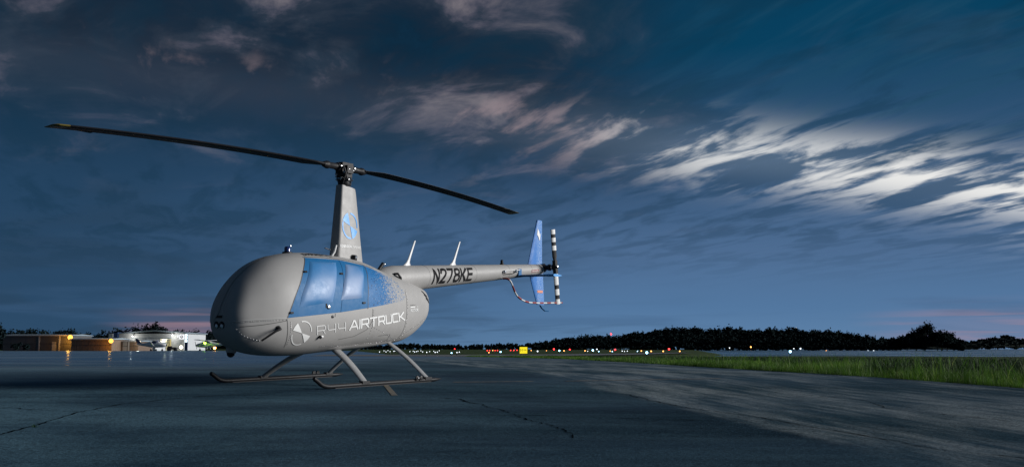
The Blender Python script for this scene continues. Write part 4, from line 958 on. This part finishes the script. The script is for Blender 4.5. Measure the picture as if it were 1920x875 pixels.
# lit lamps on the hangars (each lamp carries its own light)
def wall_lamp(p, r_, Yq, colr, watt, label, size=.28, glow=4., rad=.25):
    X, z = bx(p, Yq), bz(r_, Yq); o = empty('wall_lamp', (X, Yq, z)); tag(o, label, 'lamp', 'lit lamps on the hangars')
    MB().box(-.12, .12, .25, .75, .10, .22).build('bracket', 'dsteel', o); MB().lathe((0, 0, .16), (0, 0, 1), [(-.02, size * .9), (.05, size * .5), (.10, .05)], 14).build('hood', 'dsteel', o, smooth=40)
    MB().sphere((0, 0, -.06), size, 12, 8).build('bulb', emis('lamp_glow', colr, glow), o, smooth=60)
    ld = bpy.data.lights.new('lamp_light', 'POINT'); ld.color = colr; ld.energy = watt; ld.shadow_soft_size = rad; lo_ = bpy.data.objects.new('lamp_light', ld); col.objects.link(lo_); lo_.parent = o; lo_.location = (0, -.75, -.35)
ORANGE = (1., .42, .05)
wall_lamp(130.5, 631.5, 249.0, ORANGE, 800, 'orange lamp on the corner of the leftmost hangar', .55)
wall_lamp(207.5, 638.2, 242.6, ORANGE, 420, 'orange lamp at the right end of the tan hangar', .5)
wall_lamp(260.8, 640.2, 248.6, (1., .88, .66), 260, 'warm white lamp between the small tan hangar and white shed', .32)
wall_lamp(247.5, 629.5, Y - 1.2, (1., .95, .85), 240, 'white lamp lighting the upper left wall of the big hangar', .12, 12.)
wall_lamp(322.5, 627.5, Y - 1.6, (1., .97, .9), 280, 'white floodlight above the right wall of the big hangar', .14, 14.)
wall_lamp(339.5, 650.0, Y - 3, (1., .92, .70), 520, 'bright warm lamp low on the right corner of the big hangar', .55)
wall_lamp(311., 637., Y + 4, (1., .90, .60), 520, 'lamp glowing inside the open bay of the big hangar', .16, 14.)
wall_lamp(384., 642.3, 236, (.45, 1., .05), 5, 'green lamp glowing over the parked plane near the helicopter nose', .24, 14.)
wall_lamp(402.5, 651.3, 228, (1., .40, .08), 12, 'small orange lamp low beside the parked plane at the nose', .28, 20.)

# ------------------------------------------------------------------ parked aeroplanes
M['planewhite'] = mat('white_aircraft_paint', color=(.70, .70, .70), rough=.3, coat=.4); M['planered'] = mat('dark_stripe_paint', color=(.05, .06, .12), rough=.3)
def plane(p, Yq, rz, label):
    e = empty('light_aeroplane', (bx(p, Yq), Yq, GZ), rz); tag(e, label, 'aeroplane', 'light aeroplanes parked by the hangars')
    fs = [(3.1, 1.25, .14, .16), (2.9, 1.25, .34, .36), (2.2, 1.3, .48, .48), (1.2, 1.45, .54, .70), (.2, 1.5, .55, .78), (-.6, 1.45, .48, .66), (-2., 1.42, .28, .36), (-4.0, 1.5, .08, .16)]
    MB().loft([[(x, wd * math.cos(2 * math.pi * k / 16), zc + hh * math.sin(2 * math.pi * k / 16)) for k in range(16)] for x, zc, wd, hh in fs]).build('fuselage', 'planewhite', e, smooth=50)
    MB().loft([[(a * .75 + .5, y, 2.32 + b * .10 + abs(y) * .03) for a, b in ((1, 0), (.6, .9), (-.2, .8), (-1, .1), (-1, -.1), (0, -.4), (.7, -.5))] for y in (-5.4, -5.2, -2, 0, 2, 5.2, 5.4)]).build('wing', 'planewhite', e, smooth=40)
    for s in (1, -1): MB().tube([(.5, .5 * s, .95), (.5, 2.6 * s, 2.32)], .05, 8).build('wing_strut', 'planewhite', e)
    MB().loft([[(-3.6 + a * .45, y, 1.55 + b * .04) for a, b in ((1, 0), (0, 1), (-1, 0), (0, -1))] for y in (-1.7, 0, 1.7)]).build('tailplane', 'planewhite', e)
    MB().loft([[(-3.2 - q * 1. + a * (.6 - q * .25), b * .05, 1.55 + q * 1.3) for a, b in ((1, 0), (0, 1), (-1, 0), (0, -1))] for q in (0, 1)]).build('tail_fin', 'planered', e)
    wsh = MB().loft([[(1.5 - .5 * f, y, 1.75 + .5 * f) for f in (0, 1)] + [(1.47 - .5 * f, y, 1.73 + .5 * f) for f in (1, 0)] for y in (-.42, .42)]).build('windscreen', 'navy', e)
    for s in (1, -1): MB().box(-.3, .9, .52 * s - .04, .52 * s + .04, 1.72, 2.12).build('side_window', 'navy', e)
    MB().lathe((3.1, 0, 1.25), (1, 0, 0), [(0, .16), (.2, .10), (.3, .02)], 12).build('spinner', 'planered', e, smooth=40)
    MB().obox((3.2, 0, 1.25), ((0, .5, .86), (1, 0, 0), (0, .86, -.5)), (.95, .025, .07)).build('propeller', 'black', e)
    for x, y in ((2.2, 0), (.1, 1.2), (.1, -1.2)):
        MB().tube([(x, y * .4, .95), (x, y, .25)], .05, 8).build('gear_leg', 'planewhite', e); MB().lathe((x, y - .08, .22), (0, 1, 0), [(0, .12), (.02, .22), (.14, .22), (.16, .12)], 16).build('wheel', 'black', e, smooth=40)
    return e
plane(287, 236, R(-8), 'white high-wing aeroplane parked before the big lit hangar')
plane(392, 238, R(172), 'white high-wing aeroplane partly hidden by the helicopter nose')
tg_ = empty('tow_tractor', (bx(323, 250), 250, GZ)); tag(tg_, 'small dark tow tractor standing before the big hangar', 'tractor')
MB().box(-1.1, 1.1, -.6, .6, .35, .85).build('body', 'dsteel', tg_); MB().box(-1., -.2, -.5, .5, .85, 1.15).build('seat', 'black', tg_)
for x in (-.75, .75):
    for y in (-.66, .5): MB().lathe((x, y, .32), (0, 1, 0), [(0, .2), (.02, .32), (.14, .32), (.16, .2)], 14).build('wheel', 'black', tg_, smooth=40)

# ------------------------------------------------------------------ airfield sign and lights
def signface(t, I): pass
YS = 78.; sg_ = empty('airfield_sign', (bx(981.5, YS), YS, GZ - .05)); tag(sg_, 'glowing yellow airfield sign with black marks on the grass', 'sign')
M['yellowlit'] = emis('lit_yellow_face', (1., .82, .03), 1.0)
MB().box(-.31, .31, 0, .16, .12, .64).build('housing', 'black', sg_); fc = MB().box(-.285, .285, -.012, -.002, .14, .62).build('lit_face', 'yellowlit', sg_)
for x in (-.2, .2): MB().box(x - .03, x + .03, .05, .11, 0, .12).build('leg', 'black', sg_)
for st in ([(-.20, .48), (-.23, .48), (-.23, .30), (-.20, .30)], [(-.14, .40), (-.08, .46), (-.02, .40), (-.08, .32), (-.14, .40)], [(.06, .34), (.06, .46)], [(.12, .40), (.20, .40)], [(.16, .45), (.20, .40), (.16, .35)]):
    ribbon([Vector((a, -.016, b)) for a, b in st], .030, lambda p: Vector((0, -1, 0))).build('black_mark', 'blackdecal', sg_)
LC = {'white': ((.85, .93, 1.), 2.6), 'blue-white': ((.35, .75, 1.), 9.), 'red': ((1., .03, .03), 8.), 'orange': ((1., .40, .10), 5.)}
for k, (c, s) in LC.items(): M['lens_' + k] = emis('lens_' + k.replace('-', '_'), c, s)
LIGHTS = []   # bearing column, row, colour, apparent size, strength class
for p, r_ in ((711.7, 659), (720, 657), (723.8, 659), (727.5, 656.4), (731.6, 658.4), (737.8, 657.7), (740, 657.9), (743.2, 657), (748, 659), (752.2, 660.4), (768.6, 658.4), (774.8, 657.7), (777.5, 659), (781, 658.4), (783.7, 657.7), (789.2, 657), (792.6, 659), (800.2, 659.8), (805.7, 658.4), (813.2, 657.7), (815.9, 659.8), (820, 659.4), (823.5, 656.8)):
    LIGHTS.append((p, r_, 'white', 1.45))
for a, b, c, s in ((160, 278, 'blue-white', 2.6), (195, 275, 'white', 1.7), (210, 272, 'white', 1.7), (180, 252, 'red', 2.), (390, 262, 'red', 1.8), (405, 262, 'red', 1.6), (425, 262, 'orange', 1.8), (440, 262, 'red', 1.6), (455, 262, 'red', 1.6), (400, 275, 'orange', 1.8), (475, 271, 'blue-white', 3.), (540, 261, 'red', 1.9), (560, 261, 'red', 1.9), (580, 260, 'red', 1.7),
                   (672, 262, 'orange', 1.8), (713, 267, 'white', 3.), (770, 263, 'orange', 1.5), (818, 254, 'red', 3.4), (853, 263, 'blue-white', 3.2), (883, 264, 'orange', 2.4), (920, 256, 'red', 3.), (1018, 264, 'orange', 2.4), (1035, 267, 'white', 1.7), (1068, 261, 'blue-white', 3.8), (1095, 254, 'white', 2.4), (1106, 268, 'blue-white', 2.), (1180, 266, 'orange', 2.), (1193, 268, 'blue-white', 1.7), (1211, 257, 'red', 3.6),
                   (1257, 266, 'white', 2.), (1272, 268, 'white', 1.7), (1290, 266, 'white', 1.8), (1355, 267, 'blue-white', 1.8), (1380, 265, 'orange', 2.6), (1415, 276, 'blue-white', 5.), (1443, 267, 'orange', 2.8), (1520, 267, 'orange', 2.8), (1558, 253, 'red', 4.), (1627, 267, 'orange', 2.6)):
    LIGHTS.append((800 + a / 3.4286, 580 + b / 3.4286, c, s))
LIGHTS.append((1481.6, 658.5, 'blue-white', 5.2))
LIGHTS.sort(); cnt = {}
ORD = ['first', 'second', 'third', 'fourth', 'fifth', 'sixth', 'seventh', 'eighth', 'ninth', 'tenth', 'eleventh', 'twelfth'] + ['%dth' % k if k % 10 not in (1, 2, 3) or k in (13,) else '%d%s' % (k, {1: 'st', 2: 'nd', 3: 'rd'}[k % 10]) for k in range(13, 60)]
for p, r_, c, s in LIGHTS:
    off = max(.6, r_ - 653.9); Yq = min(420, .2 * F_ / off) if r_ > 654.6 else 300.; Yq = max(62., Yq)
    if p > 1300: Yq = min(Yq, 62 if p > 1400 else 105)
    X = bx(p, Yq); z = bz(r_, Yq); gz = float(field_z(X, Yq)); rad = max(.03, s / 2 * Yq / F_ * .85)
    mb = MB().sphere((0, 0, z - gz), rad, 10, 6); nf = len(mb.f); mb.lathe((0, 0, 0), (0, 0, 1), [(0, .06), (.02, .06), (.03, .02), (max(.05, z - gz - rad * .8), .02)], 8)
    o = mb.build('airfield_light', 'lens_' + c, loc=(X, Yq, gz)); o.data.materials.append(M['dsteel'])
    for k, q in enumerate(o.data.polygons): q.material_index = 0 if k < nf else 1
    k = cnt.get(c, 0); cnt[c] = k + 1
    tag(o, '%s %s airfield light on a stake, %s %s one from the left' % ('large' if s > 3.5 else 'small' if s < 2.2 else 'mid-sized', c, ORD[k], c), 'light', 'airfield lights beyond the apron')
# lamps on the far shore and ridge
for k, (p, r_, c, s, Yq, lab) in enumerate(((1368, 651.7, 'white', 1.8, 564, 'faint white lamp among the trees, leftmost on the far shore'), (1408, 650, 'orange', 2.6, 564, 'orange lamp glowing in the wooded far shore'), (1488.5, 653, 'white', 1.8, 562, 'small pale lamp left of a brighter one on the far shore'),
                                 (1501, 653, 'white', 2.8, 562, 'warm white lamp on the far shore above its reflection'), (1549, 657.2, 'orange', 2., 556, 'orange lamp at the waterline in the middle of the far shore'), (1627.5, 657.2, 'white', 2., 556, 'left one of two close white lamps at the far waterline'), (1638, 657.2, 'white', 2.4, 556, 'right one of two close white lamps at the far waterline'),
                                 (1146, 625.8, 'red', 3., 640, 'red obstruction lamp on a mast over the wooded ridge'), (1493.6, 614.5, 'white', 2.2, 660, 'white lamp on a mast at the crest of the wooded hill'))):
    X = bx(p, Yq); z = bz(r_, Yq); o = empty('lamp_mast', (X, Yq, -.3)); tag(o, lab, 'lamp'); MB().tube([(0, 0, 0), (0, 0, z + .3)], [.10, .05], 8).build('mast', 'dsteel', o); MB().sphere((0, 0, z + .3), s / 2 * Yq / F_, 10, 6).build('lens', 'lens_' + c, o)
